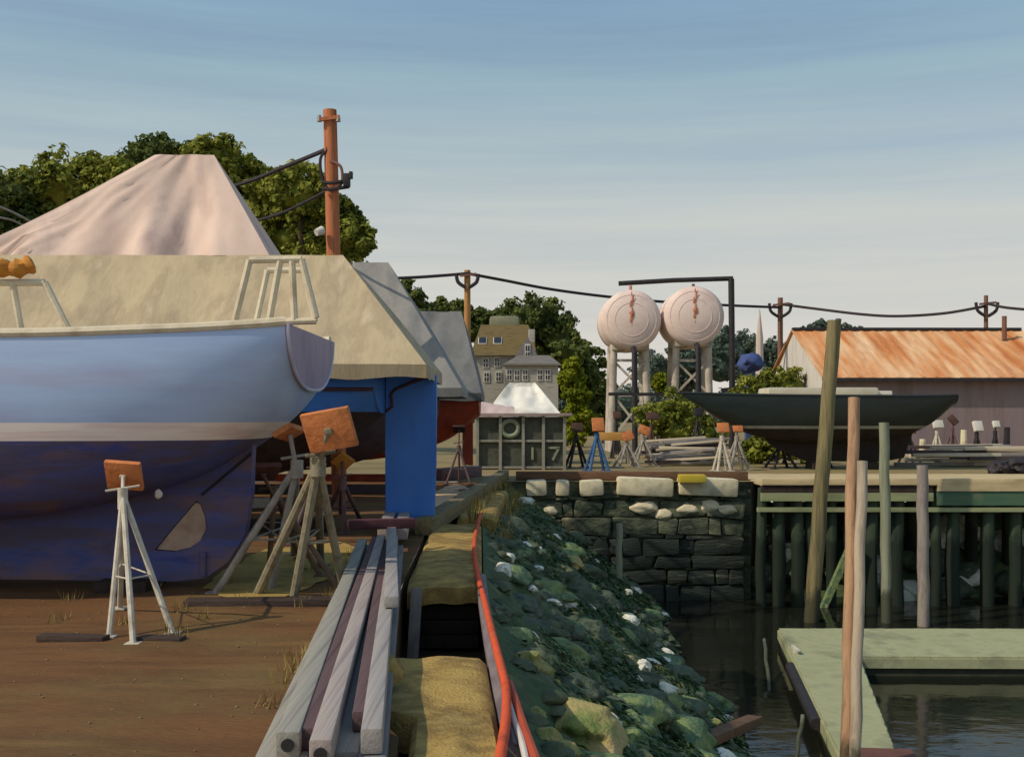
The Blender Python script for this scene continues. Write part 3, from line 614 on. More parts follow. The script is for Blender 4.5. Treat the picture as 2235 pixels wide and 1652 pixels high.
def covered_boat(name, Y0, xs, L, hb, sheer, tr_bot, hullm, covm, tent, label, tagline, rud=None, rudm=None, bottomm=None, rail=None, cut=None):
    root = thing(name, (xs - L / 2, Y0, 0), label, 'boat')
    S = [(xs, hb * 0.9, sheer, tr_bot), (xs - .35, hb * .94, sheer, tr_bot - .3), (xs - .9, hb * .98, sheer, tr_bot - .65), (xs - 2, hb, sheer, tr_bot - 1.0), (xs - L * .45, hb, sheer, tr_bot - 1.15), (xs - L * .75, hb * .75, sheer + .1, tr_bot - 1.0), (xs - L * .93, hb * .3, sheer + .2, tr_bot - .6), (xs - L, 0.03, sheer + .25, tr_bot + 0.2)]
    S = [(a, b_, c_, max(0.14, d)) for a, b_, c_, d in S]
    if cut: hull_parts(root, S, Y0, [None, cut, None], [hullm, bottomm], ['topsides', 'bottom'], m_deck, hullm)
    else: hull_parts(root, S, Y0, [None, None], [hullm], ['hull'], m_deck, hullm)
    MB().bar((xs - .8, Y0, 0.09), (xs - L * .8, Y0, 0.09), 0.2, 0.18).build('keel', bottomm or hullm, root)
    if rail:
        for s in (-1, 1): MB().tube([(xs + .03, Y0 + s * hb * .9, sheer - rail[1]), (xs - 1.0, Y0 + s * hb * .995, sheer - rail[1]), (xs - 2.2, Y0 + s * hb * 1.01, sheer - rail[1])], 0.025, 6).build('rub_rail', rail[0], root)
    if rud:
        mb = MB(); mb.prism([(x, Y0, z) for x, z in rud], (0, 1, 0), 0.09); bmesh.ops.bevel(mb.bm, geom=[e for e in mb.bm.edges], offset=0.012, segments=1, affect='EDGES'); mb.build('rudder', rudm, root)
    tb = tent_bm(*tent[0], **tent[1]); tb.build('cover', covm, root, smooth=True)
    return root
cat2 = covered_boat('catboat', 16.0, -1.88, 7.6, 1.48, 2.36, 1.72, m_bluehull, m_beige, ((-10.2, -8.6, -2.46, -1.12, 16.0, 1.66, 2.36, 4.02), dict(sag=0.07, wr=0.03, seed=2, ribs=1.1)),
    'blue catboat under a broad beige cover, its tall blue rudder reaching the ground', '',
    rud=[(-1.84, 0.16), (-1.13, 0.06), (-1.10, 1.0), (-1.09, 2.28), (-1.84, 2.28), (-1.84, 1.2)], rudm=m_bluehull, cut=1.74, bottomm=m_creo, rail=(mat('brown_trim', [(70, 44, 48), (92, 60, 60)], 5, bump=.2), 0.32))
MB().tube([at(948, 818, 15.93), at(905, 832, 15.93), at(862, 850, 15.93), at(853, 862, 15.93), at(856, 888, 15.93), at(842, 898, 15.93)], .022, 6).build('trim_strip', MATS['brown_trim'], cat2)
m_darkhull = mat('dull_mauve_hull', [(74, 60, 66), (94, 78, 82), (62, 54, 58)], 2, bump=.3)
m_redhull = mat('rust_red_hull', [(136, 54, 32), (156, 66, 40), (122, 50, 36)], 2, (1, 1, .4), rough=.6, bump=.3, dirt=(88, 54, 50), dirt_amt=.5)
# pinkish white tall cover
covered_boat('motor_cruiser', 20.0, -3.4, 10.5, 1.65, 2.2, 1.5, m_white, m_pinkcov, ((-15.5, -6.5, -5.42, -2.9, 20.0, 1.75, 2.3, 6.42), dict(sag=0.16, wr=0.16, seed=7, lsag=0.55, ribs=1.15)),
    'cruiser shrouded in a tall peaked pinkish white cover, highest of the covered boats', '')
covered_boat('grey_covered_yacht', 24.0, -1.7, 8.5, 1.45, 2.3, 1.6, m_darkhull, m_greycov, ((-10.5, -9, -2.70, -1.02, 24.0, 1.55, 2.25, 5.02), dict(sag=0.14, wr=0.07, seed=4)),
    'yacht under a smooth grey cover just right of and behind the beige cover', '')
covered_boat('red_hulled_yacht', 28.2, -0.86, 8, 1.25, 2.2, 1.66, m_redhull, m_greycov2, ((-9.5, -8, -1.30, -0.74, 28.2, 1.4, 2.22, 4.35), dict(sag=0.14, wr=0.07, seed=5)),
    'yacht with rust red hull and rudder under a dark grey cover, beside the paned rack', '', rud=[(-1.27, 0.42), (-1.0, 0.40), (-1.0, 1.8), (-1.27, 1.8)], rudm=m_redhull, bottomm=m_redhull)
# stands under boats behind (glimpsed in the dark)
for (x, y, lb) in ((-2.6, 14.6, 'dark boat stand half hidden beneath the blue catboat hull'), (-1.3, 26.9, 'dark boat stand half hidden below the red hulled yacht')):
    stand([(x - .3, y - .25, 0), (x + .3, y - .25, 0), (x, y + .3, 0)], (x, y, 0.9), (x, y + .15, 1.35), (0, .5, .85), (.3, .3, .05), m_purple_leg, m_plankdark, lb)

# ------------------------------------------------------------------ utility poles and wires
m_pole_o = mat('orange_brown_pole', [(164, 96, 60), (184, 114, 74), (132, 76, 52)], 3, (3, 3, .25), rough=0.8, bump=0.4, bscale=18)
m_pole_t = mat('tan_pole', [(196, 150, 88), (176, 128, 74), (150, 110, 70)], 2, (3, 3, .3), bump=0.3)
m_pole_b = mat('brown_pole', [(108, 76, 62), (128, 92, 74)], 2, (3, 3, .3), bump=0.3)
m_wire = mat('black_cable', [(44, 38, 42), (58, 50, 52)], 5, bump=0)
def pole(px, pytop, Y, r, m, label, leanpx=0):
    top = at(px, pytop, Y); root = thing('utility_pole', (top.x, Y, 0), label, 'utility pole', 'utility poles')
    b_ = Vector((top.x + leanpx * Y / F, Y, -0.3))
    MB().tube([b_, b_.lerp(top, .5), top], [r * 1.15, r * 1.07, r], 14).build('shaft', m, root)
    return root, top
pr, pt = pole(720, 241, 22, 0.135, m_pole_o, 'tall orange brown utility pole rising behind the beige cover, closest of the poles', 22)
mb = MB(); mb.bar(at(694, 262, 21.85), at(742, 256, 21.85), 0.07, 0.07); mb.build('top_pin_arm', m_pole_o, pr)
for px in (697, 738): MB().tube([at(px, 266, 21.85), at(px, 252, 21.85)], [.05, .035], 8).build('insulator', m_galv, pr)
mb = MB(); mb.tube(spline([at(722, 352, 21.85), at(744, 365, 21.8), at(746, 400, 21.8), at(730, 410, 21.85)], 5), 0.03, 6); mb.build('conduit_loop', m_pole_b, pr)
tb = MB(); tb.box(at(757, 394, 21.75), (.13, .16, .26), bevel=.02); tb.box(at(766, 383, 21.7), (.07, .1, .14), bevel=.01); tb.build('junction_box', m_black, pr)
for py in (398, 412): MB().tube([at(703, py, 21.8), at(720, py + 2, 21.72), at(762, py - 4, 21.8)], 0.035, 6).build('strap', m_wire, pr)
MB().tube([at(704, 503, 21.8), at(690, 508, 21.7)], [.09, .07], 10).build('lamp', m_white, pr)
def cable(pts, r, label, grp='overhead cables', m=None):
    return tag(MB().tube(spline(pts, 8), r, 6).build('overhead_cable', m or m_wire), label, 'cable', grp)
cable([at(717, 325, 21.9), at(620, 365, 23.5), at(525, 402, 25), at(300, 470, 29)], 0.05, 'thick dark cable slanting down left from the orange brown pole, upper of two')
cable([at(716, 415, 21.9), at(655, 447, 23), at(585, 475, 24.5), at(420, 520, 28)], 0.035, 'thinner dark cable below the thick one left of the orange brown pole')
cable([at(716, 328, 21.9), at(700, 345, 21.9), at(702, 385, 21.9), at(716, 412, 21.9)], 0.03, 'short looping cable hugging the left side of the orange brown pole')
cable([at(-120, 415, 30), at(0, 452, 31), at(78, 490, 32), at(200, 560, 33)], 0.035, 'upper of two grey cables at the far left edge against the trees', m=m_galv)
cable([at(-120, 450, 30), at(0, 475, 31), at(50, 492, 32), at(200, 575, 33)], 0.03, 'lower of two grey cables at the far left edge against the trees', m=m_galv)
p2, t2 = pole(1020, 590, 60, 0.17, m_pole_t, 'sunlit tan utility pole rising above the olive roofed house')
p3, t3 = pole(1703, 650, 72, 0.17, m_pole_b, 'brown utility pole left of the rusty roof')
p4, t4 = pole(2152, 645, 66, 0.12, m_pole_b, 'thin brown utility pole beyond the right end of the rusty roof')
for root, px, py, Y in ((p2, 1020, 598, 60), (p3, 1703, 662, 72), (p4, 2154, 660, 66)):
    mb = MB(); mb.bar(at(px - 16, py + 4, Y - .3), at(px + 20, py, Y - .3), .12, .12); mb.build('crossarm', m_pole_b, root)
    for sgn in (-1, 1): MB().tube(spline([at(px + sgn * 24, py, Y - .3), at(px + sgn * 20, py + 18, Y - .3), at(px + sgn * 3, py + 30, Y - .3)], 5), 0.1, 6).build('cable_loop', m_wire, root)
cable([at(700, 612, 58), at(875, 607, 59), at(960, 602, 59.6), at(1020, 597, 59.8)], 0.085, 'cable reaching from behind the grey cover to the tan pole')
cable([at(1020, 597, 59.8), at(1100, 612, 61), at(1200, 631, 63), at(1320, 647, 65), at(1450, 659, 67), at(1600, 667, 70), at(1703, 671, 71.8)], 0.085, 'long cable sagging from the tan pole behind the round tanks to the brown pole')
cable([at(1703, 664, 71.8), at(1780, 674, 71), at(1880, 686, 69), at(1960, 690, 68), at(2060, 684, 67), at(2152, 668, 65.8)], 0.085, 'cable sagging above the rusty roof between the two brown poles')
cable([at(2152, 662, 65.8), at(2200, 672, 64), at(2300, 680, 62)], 0.08, 'cable leaving the right edge from the thin brown pole')

# ------------------------------------------------------------------ trees
def crown_bm(lobes, n, size, core=True, seed=1):
    r_ = random.Random(seed); mb = MB(); bm = mb.bm
    for (c, r) in lobes:
        c = Vector(c); r = Vector(r) if not isinstance(r, (int, float)) else Vector((r, r, r * .9))
        if core: mb.rock(c, r * 0.62, 3, 0.45, seed + c.x, 1.0)
        ncl = max(18, int(2.2 * n / len(lobes) / 55))
        for k in range(ncl):
            d = Vector((r_.gauss(0, 1), r_.gauss(0, 1), r_.gauss(0, 1) * .9 + .15)).normalized()
            q = 0.72 + 0.36 * r_.random(); cc = c + Vector((d.x * r.x, d.y * r.y, d.z * r.z)) * q
            cr = (0.13 + 0.16 * r_.random()) * max(r.x, r.z) + 0.1
            for j in range(55):
                v = Vector((r_.gauss(0, 1), r_.gauss(0, 1), r_.gauss(0, 1)))
                v = v.normalized() * (r_.random() ** .45) * cr
                pp = cc + Vector((v.x, v.y, v.z * .75)); nrm = (v.normalized() + Vector((0, 0, .5)) + Vector((r_.gauss(0, .6), r_.gauss(0, .6), r_.gauss(0, .6)))).normalized()
                x = nrm.orthogonal().normalized(); y = nrm.cross(x); a = r_.random() * 6.28
                x, y = x * math.cos(a) + y * math.sin(a), y * math.cos(a) - x * math.sin(a)
                s = size * .6 * (.6 + .8 * r_.random())
                bm.faces.new([bm.verts.new(pp + x * s * aa + y * s * bb * .62) for aa, bb in ((-1, 0), (-.1, -1), (1, 0), (.1, 1))])
    return mb
def leafmat(name, cols): return mat(name, cols, 0.45, rough=0.75, bump=0, lo=0.25, hi=0.72, leaf=True, spec=0.15)
m_leaf_a = leafmat('olive_green_leaf', [(76, 86, 34), (108, 116, 44), (138, 142, 56), (160, 160, 72)])
m_leaf_b = leafmat('dark_green_leaf', [(62, 78, 40), (90, 102, 50), (116, 122, 60)])
m_leaf_y = leafmat('yellow_green_leaf', [(88, 100, 20), (124, 134, 28), (150, 156, 44)])
m_leaf_f = leafmat('haze_tinted_leaf', [(70, 88, 78), (88, 104, 92), (102, 114, 98)])  # distance haze is put into this leaf colour
m_bark = mat('bark', [(70, 58, 44), (92, 78, 60)], 3, (2, 2, .5), bump=.5)
def tree(pxlobes, Y, m, label, n=5000, size=.22, name='tree', grp='trees behind the boatyard', trunk=True, seed=1, dy=0.0, shrub=False):
    lobes = []
    for i, (px, py, r) in enumerate(pxlobes):
        c = at(px, py, Y + dy * ((i * 37) % 5 - 2)); rr = r * Y / F; lobes.append((c, (rr, rr * .9, rr * .92)))
    bx = sum(l[0].x for l in lobes) / len(lobes)
    root = thing(name, (bx, Y, 0), label, 'shrub' if shrub else 'tree', grp)
    crown_bm(lobes, n, size, seed=seed).build('crown', m, root, recalc=False)
    if trunk:
        zl = min(l[0].z for l in lobes); t_ = MB(); rr = 0.03 * max(l[0].z for l in lobes) if not shrub else .04
        t_.tube([(bx, Y, -.1), (bx + .1, Y, zl * .5), (bx, Y, zl)], [rr * 1.3, rr, rr * .8], 10)
        for c, r in lobes[:5]:
            t_.tube([(bx, Y, zl * .55), Vector((bx, Y, zl * .6)).lerp(c, .55) + Vector((0, 0, -.2)), c], [rr * .7, rr * .45, rr * .12], 7)
        t_.build('trunk', m_bark, root)
    return root
tree([(-30, 470, 90), (20, 440, 70), (-60, 560, 110), (40, 540, 90)], 44, m_leaf_b, 'dark tree cut by the left edge of the view', 4200, .2, seed=3, dy=.5)
tree([(120, 405, 75), (180, 430, 85), (70, 430, 60), (210, 400, 65), (140, 520, 110), (250, 400, 60)], 46, m_leaf_a, 'broad olive tree left of the pinkish cover peak', 7500, .2, seed=4, dy=.6)
tree([(345, 360, 62), (395, 385, 80), (300, 385, 70), (360, 470, 110), (435, 360, 50)], 48, m_leaf_b, 'tree whose dark top shows behind the left of the pinkish cover peak', 6500, .2, seed=5, dy=.6)
tree([(470, 350, 55), (505, 385, 62), (530, 440, 80), (470, 440, 90), (560, 400, 45)], 47, m_leaf_a, 'olive tree showing behind the right shoulder of the pinkish cover', 6000, .2, seed=6, dy=.6)
tree([(650, 420, 60), (605, 430, 62), (690, 440, 62), (735, 490, 55), (640, 510, 90), (770, 525, 42), (720, 560, 80), (570, 500, 70)], 45, m_leaf_a, 'olive tree behind the orange brown pole', 8500, .2, seed=7, dy=.6)
tree([(890, 650, 36), (870, 690, 50), (915, 690, 40)], 84, m_leaf_b, 'small dark tree showing over the grey cover', 2400, .3, seed=8)
tree([(965, 690, 45), (1005, 690, 38), (940, 720, 50), (1040, 715, 40)], 98, m_leaf_b, 'dark tree behind the tan pole', 3200, .34, seed=9)
tree([(1150, 695, 55), (1190, 700, 58), (1110, 715, 50), (1215, 740, 55), (1170, 770, 80), (1080, 710, 30)], 104, m_leaf_b, 'big rounded dark tree behind the olive roofed house', 6000, .34, seed=10, dy=.8)
tree([(1245, 775, 48), (1282, 800, 44), (1240, 830, 55), (1308, 850, 36), (1290, 880, 46), (1305, 930, 38), (1270, 940, 50)], 92, m_leaf_b, 'dark tree just left of the round tanks', 4500, .32, seed=11, dy=.6)
tree([(1249, 796, 17), (1248, 826, 25), (1256, 866, 31), (1262, 906, 33), (1256, 945, 30)], 58, m_leaf_y, 'bright yellow green narrow tree between the house and the tanks', 4200, .17, seed=12)
for (lob, Y, m, lb, sd) in (
    ([(1450, 900, 55), (1500, 915, 50), (1420, 930, 40), (1480, 940, 60), (1540, 950, 45)], 44, m_leaf_a, 'olive shrub growing between the tank pedestals and the dark hull', 21),
    ([(1660, 850, 45), (1700, 835, 42), (1735, 845, 38), (1630, 870, 36)], 48, m_leaf_a, 'olive shrub against the white gable of the rusty roofed building', 22),
    ([(1447, 838, 24), (1462, 848, 20)], 56, m_leaf_y, 'small pale yellow green shrub between the two tanks', 23),
    ([(1700, 975, 34), (1650, 985, 30), (1770, 985, 30)], 38, m_leaf_a, 'low olive shrub under the dark hull', 24)):
    tree(lob, Y, m, lb, 2200, .14, 'shrub', 'shrubs beyond the basin', seed=sd, shrub=True)
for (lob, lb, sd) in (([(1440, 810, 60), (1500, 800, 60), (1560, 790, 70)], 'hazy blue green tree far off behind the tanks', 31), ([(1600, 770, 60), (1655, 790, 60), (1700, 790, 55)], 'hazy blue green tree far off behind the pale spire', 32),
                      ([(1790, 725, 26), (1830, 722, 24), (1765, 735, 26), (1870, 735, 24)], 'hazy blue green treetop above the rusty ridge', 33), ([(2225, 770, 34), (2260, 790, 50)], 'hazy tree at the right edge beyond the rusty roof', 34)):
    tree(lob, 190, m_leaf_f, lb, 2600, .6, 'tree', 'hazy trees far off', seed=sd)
# far wood on the horizon
fw = MB()
lob = [((x, 230 + 20 * rnd.random(), 1.5 + 3 * rnd.random()), (9, 6, 4.5 + 3 * rnd.random())) for x in range(-150, 170, 9)]
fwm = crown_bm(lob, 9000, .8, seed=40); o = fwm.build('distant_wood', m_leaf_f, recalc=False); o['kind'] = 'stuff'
# dry grass tufts at the corner
gr = MB()
for i in range(34):                      # weeds by the timbers and under the stands
    if i % 2: y0 = 5 + 9 * rnd.random(); x0 = -1.22 - .075 * (y0 - 4.9) - .12 * rnd.random()
    else: y0 = 8 + 4.5 * rnd.random(); x0 = -1.7 - 2.6 * rnd.random()
    for j in range(14):
        h = .04 + .10 * rnd.random(); a = rnd.random() * 6.28; d = Vector((math.cos(a), math.sin(a), 0)) * .005
        p = Vector((x0 + rnd.gauss(0, .05), y0 + rnd.gauss(0, .06), yard_z(x0, y0))); l = Vector((rnd.gauss(0, .03), rnd.gauss(0, .03), h))
        gr.bm.faces.new([gr.bm.verts.new(q) for q in (p - d, p + d, p + l)])
for i in range(700):
    y = 17.5 + 9.5 * rnd.random(); x = edge_x(y) + (-.25 + .75 * rnd.random()); z = bank_h(x, y) if x > edge_x(y) else -.02
    h = .12 + .22 * rnd.random(); a = rnd.random() * 6.28; d = Vector((math.cos(a), math.sin(a), 0)) * .012; l = Vector((rnd.gauss(0, .06), rnd.gauss(0, .06), h))
    p = Vector((x, y, z)); gr.bm.faces.new([gr.bm.verts.new(q) for q in (p - d, p + d, p + l)])
struct('dry_grass', gr, mat('dry_grass', [(124, 108, 56), (148, 128, 68), (100, 96, 48)], 3, bump=0), kind='stuff')

# ------------------------------------------------------------------ house
m_hwall = mat('grey_clapboard', [(146, 142, 130), (166, 162, 150), (132, 128, 120)], 1, (1, 1, 6), bump=.3, bscale=5)
m_hroof = mat('olive_brown_roof', [(92, 78, 42), (110, 94, 54), (82, 70, 40)], 1, (1, 2, 3), bump=.4, bscale=6)
m_glass = mat('dark_window_glass', [(30, 32, 38), (46, 48, 54)], 2, rough=.15, bump=0, spec=.5)
m_trim = mat('pale_house_trim', [(196, 192, 180), (210, 206, 196)], 2, bump=.1)
HY = 90
hs = thing('house', (0, HY + 4, 0), 'grey clapboard house with an olive roof, dormer gable and chimney behind the white wrapped boat', 'house')
def hx(px): return (px - 1117.5) * HY / F
def hzz(py): return EYE - (py - HZ) * HY / F
a, b_ = hx(1036), hx(1168); ez, rz_ = hzz(776), hzz(700)
MB().box(((a + b_) / 2, HY + 4, ez / 2), (b_ - a, 8, ez)).build('wall', m_hwall, hs)
rf = MB(); rf.prism([(a - .3, HY - .4, ez), (a - .3, HY + 4, rz_), (a - .3, HY + 8.4, ez), (a - .3, HY + 8.4, ez - .15), (a - .3, HY - .4, ez - .15)], (1, 0, 0), 0.01)
rf = MB(); sec = [(HY - .45, ez - .1), (HY + 3.2, rz_), (HY + 4.8, rz_), (HY + 8.45, ez - .1)]
for (y0, z0), (y1, z1) in zip(sec, sec[1:]): rf.quad((a - .35, y0, z0), (b_ + .1, y0, z0), (b_ + .1 - .5, y1, z1) if z1 > z0 else (b_ + .1, y1, z1), (a + .3, y1, z1) if z1 > z0 else (a - .35, y1, z1))
rf = MB(); V = [(a - .35, HY - .45, ez), (b_ + .2, HY - .45, ez), (b_ - .5, HY + 4, rz_), (a + .4, HY + 4, rz_), (a - .35, HY + 8.45, ez), (b_ + .2, HY + 8.45, ez)]
for f in ((0, 1, 2, 3), (3, 2, 5, 4), (0, 3, 4), (1, 5, 2), (0, 4, 5, 1)): rf.quad(*[V[i] for i in f])
rfo = rf.build('roof', m_hroof, hs)
MB().box((hx(1161), HY + 1.8, hzz(745)), (.55, .7, 2.2), bevel=.03).build('chimney', m_hwall, rfo)
MB().box((hx(1100), HY + 6.6, hzz(692)), (2.6, 2.2, 1.2), bevel=.3).build('cupola', mat('sage_roof', [(122, 122, 98), (140, 138, 112)], 2), hs)
def pitch(y): return ez + (rz_ - ez) * (y - (HY - .45)) / 4.45
for px in (1053, 1086):
    yy = HY + 1.5; c = Vector((hx(px) * 1.015, yy, pitch(yy) + .04)); ang = math.atan2(rz_ - ez, 4.45)
    f_ = MB().box(c, (.72, 1.1, .1), Matrix.Rotation(ang, 3, 'X')).build('skylight', m_trim, hs)
    MB().box(c + Vector((0, -.03, .05)), (.6, .95, .06), Matrix.Rotation(ang, 3, 'X')).build('pane', m_glass, f_)
# front gable with tall window
g0, g1 = hx(1122), hx(1172); gp = hx(1152)
MB().prism([(g0, HY - .7, hzz(795)), (g1, HY - .7, hzz(795)), (g1, HY - .7, hzz(778)), (gp, HY - .7, hzz(738)), (g0, HY - .7, hzz(782))], (0, 1, 0), 1.2).build('gable', mat('slate_gable', [(110, 104, 108), (128, 122, 122)], 1.5), hs)
def window(px, py, wpx, hpx, y, par=hs):
    c = Vector((hx(px), y, hzz(py))); W, H = wpx * HY / F, hpx * HY / F
    f_ = MB().box(c, (W, .1, H)).build('window', m_trim, par); MB().box(c + Vector((0, -.04, 0)), (W * .72, .06, H * .8)).build('pane', m_glass, f_)
    mm = MB(); mm.box(c + Vector((0, -.08, 0)), (W * .08, .03, H * .8)); mm.box(c + Vector((0, -.08, 0)), (W * .72, .028, H * .06)); mm.build('muntin', m_trim, f_)
window(1151, 770, 12, 34, HY - 1.32)
for px, py in ((1060, 792), (1085, 790), (1062, 823), (1088, 822)): window(px, py, 13, 22, HY - .03)
wg = thing('house_wing', (hx(1160), HY - 1.5, 0), 'low grey wing with paired windows in front of the olive roofed house', 'house')
x0, x1 = hx(1103), hx(1214); zt = hzz(800)
MB().box(((x0 + x1) / 2, HY - 2.6, zt / 2), (x1 - x0, 2.4, zt)).build('wall', m_hwall, wg)
V = [(x0 - .2, HY - 4.1, zt), (x1 + .2, HY - 4.1, zt), (x1 - .6, HY - 1.3, zt + .85), (x0 + 1.1, HY - 1.3, zt + .85)]
r_ = MB(); r_.quad(*V); r_.box(((x0 + x1) / 2, HY - 4.0, zt - .02), (x1 - x0 + .4, .3, .14)); r_.quad((x1 + .2, HY - 4.1, zt), (x1 + .2, HY - 1.3, zt), (x1 - .6, HY - 1.3, zt + .85)); r_.quad((x0 - .2, HY - 4.1, zt), (x0 + 1.1, HY - 1.3, zt + .85), (x0 - .2, HY - 1.3, zt)); r_.build('roof', mat('slate_roof', [(104, 98, 94), (124, 118, 110)], 2), wg)
for px, py in ((1112, 822), (1128, 823), (1145, 822), (1176, 822), (1192, 822)): window(px, py, 12, 24, HY - 3.83, wg)

# ------------------------------------------------------------------ paned rack with number, white wrapped boat behind
RY = 34.0
def rx(px): return (px - 1117.5) * RY / F
def rz2(py): return EYE - (py - HZ) * RY / F
m_rack = mat('grey_green_rack', [(122, 122, 108), (146, 144, 130), (104, 106, 94)], 3, (1, 1, .4), bump=.3)
m_rackback = mat('dark_green_board', [(60, 64, 54), (84, 86, 74), (52, 54, 48)], 2, bump=.3)
m_fade = mat('faded_green', [(118, 130, 106), (140, 150, 124)], 4, bump=.2)
rk = thing('storage_rack', (rx(1140), RY + .6, 0), 'grey green storage rack with a grid of bays and a pale number 17', 'rack')
x0, x1 = rx(1040), rx(1238); H = rz2(908)
MB().box(((x0 + x1) / 2, RY + .55, H / 2 + .02), (x1 - x0 - .06, .9, H - .1)).build('back_board', m_rackback, rk)
cols_ = [1042, 1092, 1142, 1186, 1232]
for px in cols_: MB().box((rx(px), RY + .02, H / 2), (.09, .1, H)).build('post', m_rack, rk)
for py in (962, 1020): MB().box(((x0 + x1) / 2, RY + .04, rz2(py)), (x1 - x0, .07, .07)).build('rail', m_rack, rk)
MB().box(((x0 + x1) / 2, RY + .5, H + .045), (x1 - x0 + .3, 1.3, .09), bevel=.01).build('top_board', mat('mauve_board', [(140, 122, 118), (164, 146, 138)], 2, bump=.2), rk)
mb = MB(); mb.tube([(rx(1113) + .26 * math.cos(a), RY + .05, rz2(935) + .24 * math.sin(a)) for a in [k * math.pi / 12 for k in range(25)]], .07, 8); mb.build('rope_coil', m_fade, rk)
def num(name, polys):
    mb = MB()
    for p0, p1 in polys: mb.bar(at(*p0, RY + .07), at(*p1, RY + .07), .07, .05, up=(0, 1, 0))
    mb.build(name, m_fade, rk)
num('number_one', [((1162, 976), (1162, 1003))])
num('number_seven', [((1196, 977), (1222, 977)), ((1220, 977), (1206, 1004))])
# white wrapped boat behind
m_whitecov = mat('white_shrink_wrap', [(214, 210, 194), (228, 224, 212), (196, 192, 178)], 1.2, rough=.5, bump=.3, bscale=5)
wb_ = thing('wrapped_boat', (rx(1150), 38.5, 0), 'small boat in crumpled white shrink wrap standing behind the paned rack', 'boat')
tb = tent_bm((1064 - 1117.5) * 38.5 / F, (1112 - 1117.5) * 38.5 / F, (1168 - 1117.5) * 38.5 / F, (1220 - 1117.5) * 38.5 / F, 38.5, 1.1, 1.75, 2.82, sag=.1, wr=.09, nx=24, hem=.12, ribs=.9, seed=11); tb.build('cover', m_whitecov, wb_, smooth=True)
MB().box(((1146 - 1117.5) * 38.5 / F, 38.5, 1.0), (2.0, 1.6, 1.3), bevel=.3).build('hull', m_black, wb_)
pk = MB(); pk.grid(lambda u, v: (rx(1035) + 1.25 * u, RY + 1.6 + .9 * v, 1.72 + .42 * math.sin(v * math.pi) * (1 - .5 * u) + .06 * nn(u * 5, v * 5)), 14, 10); pk.box((rx(1035) + .62, RY + 2.05, .86), (1.2, .85, 1.7))
tag(pk.build('covered_crate', mat('pale_pink_tarp', [(188, 164, 162), (206, 186, 176)], 2, bump=.3), smooth=False), 'crate under a pale pink tarp behind the left end of the paned rack', 'crate')
# debris ground by the red hull
tag(MB().bar((-2.0, 28.0, .16), (-1.05, 30.4, .14), .5, .3, bevel=.04).build('mauve_timber', m_purple_leg), 'thick mauve timber on the ground below the red hulled yacht', 'timber')

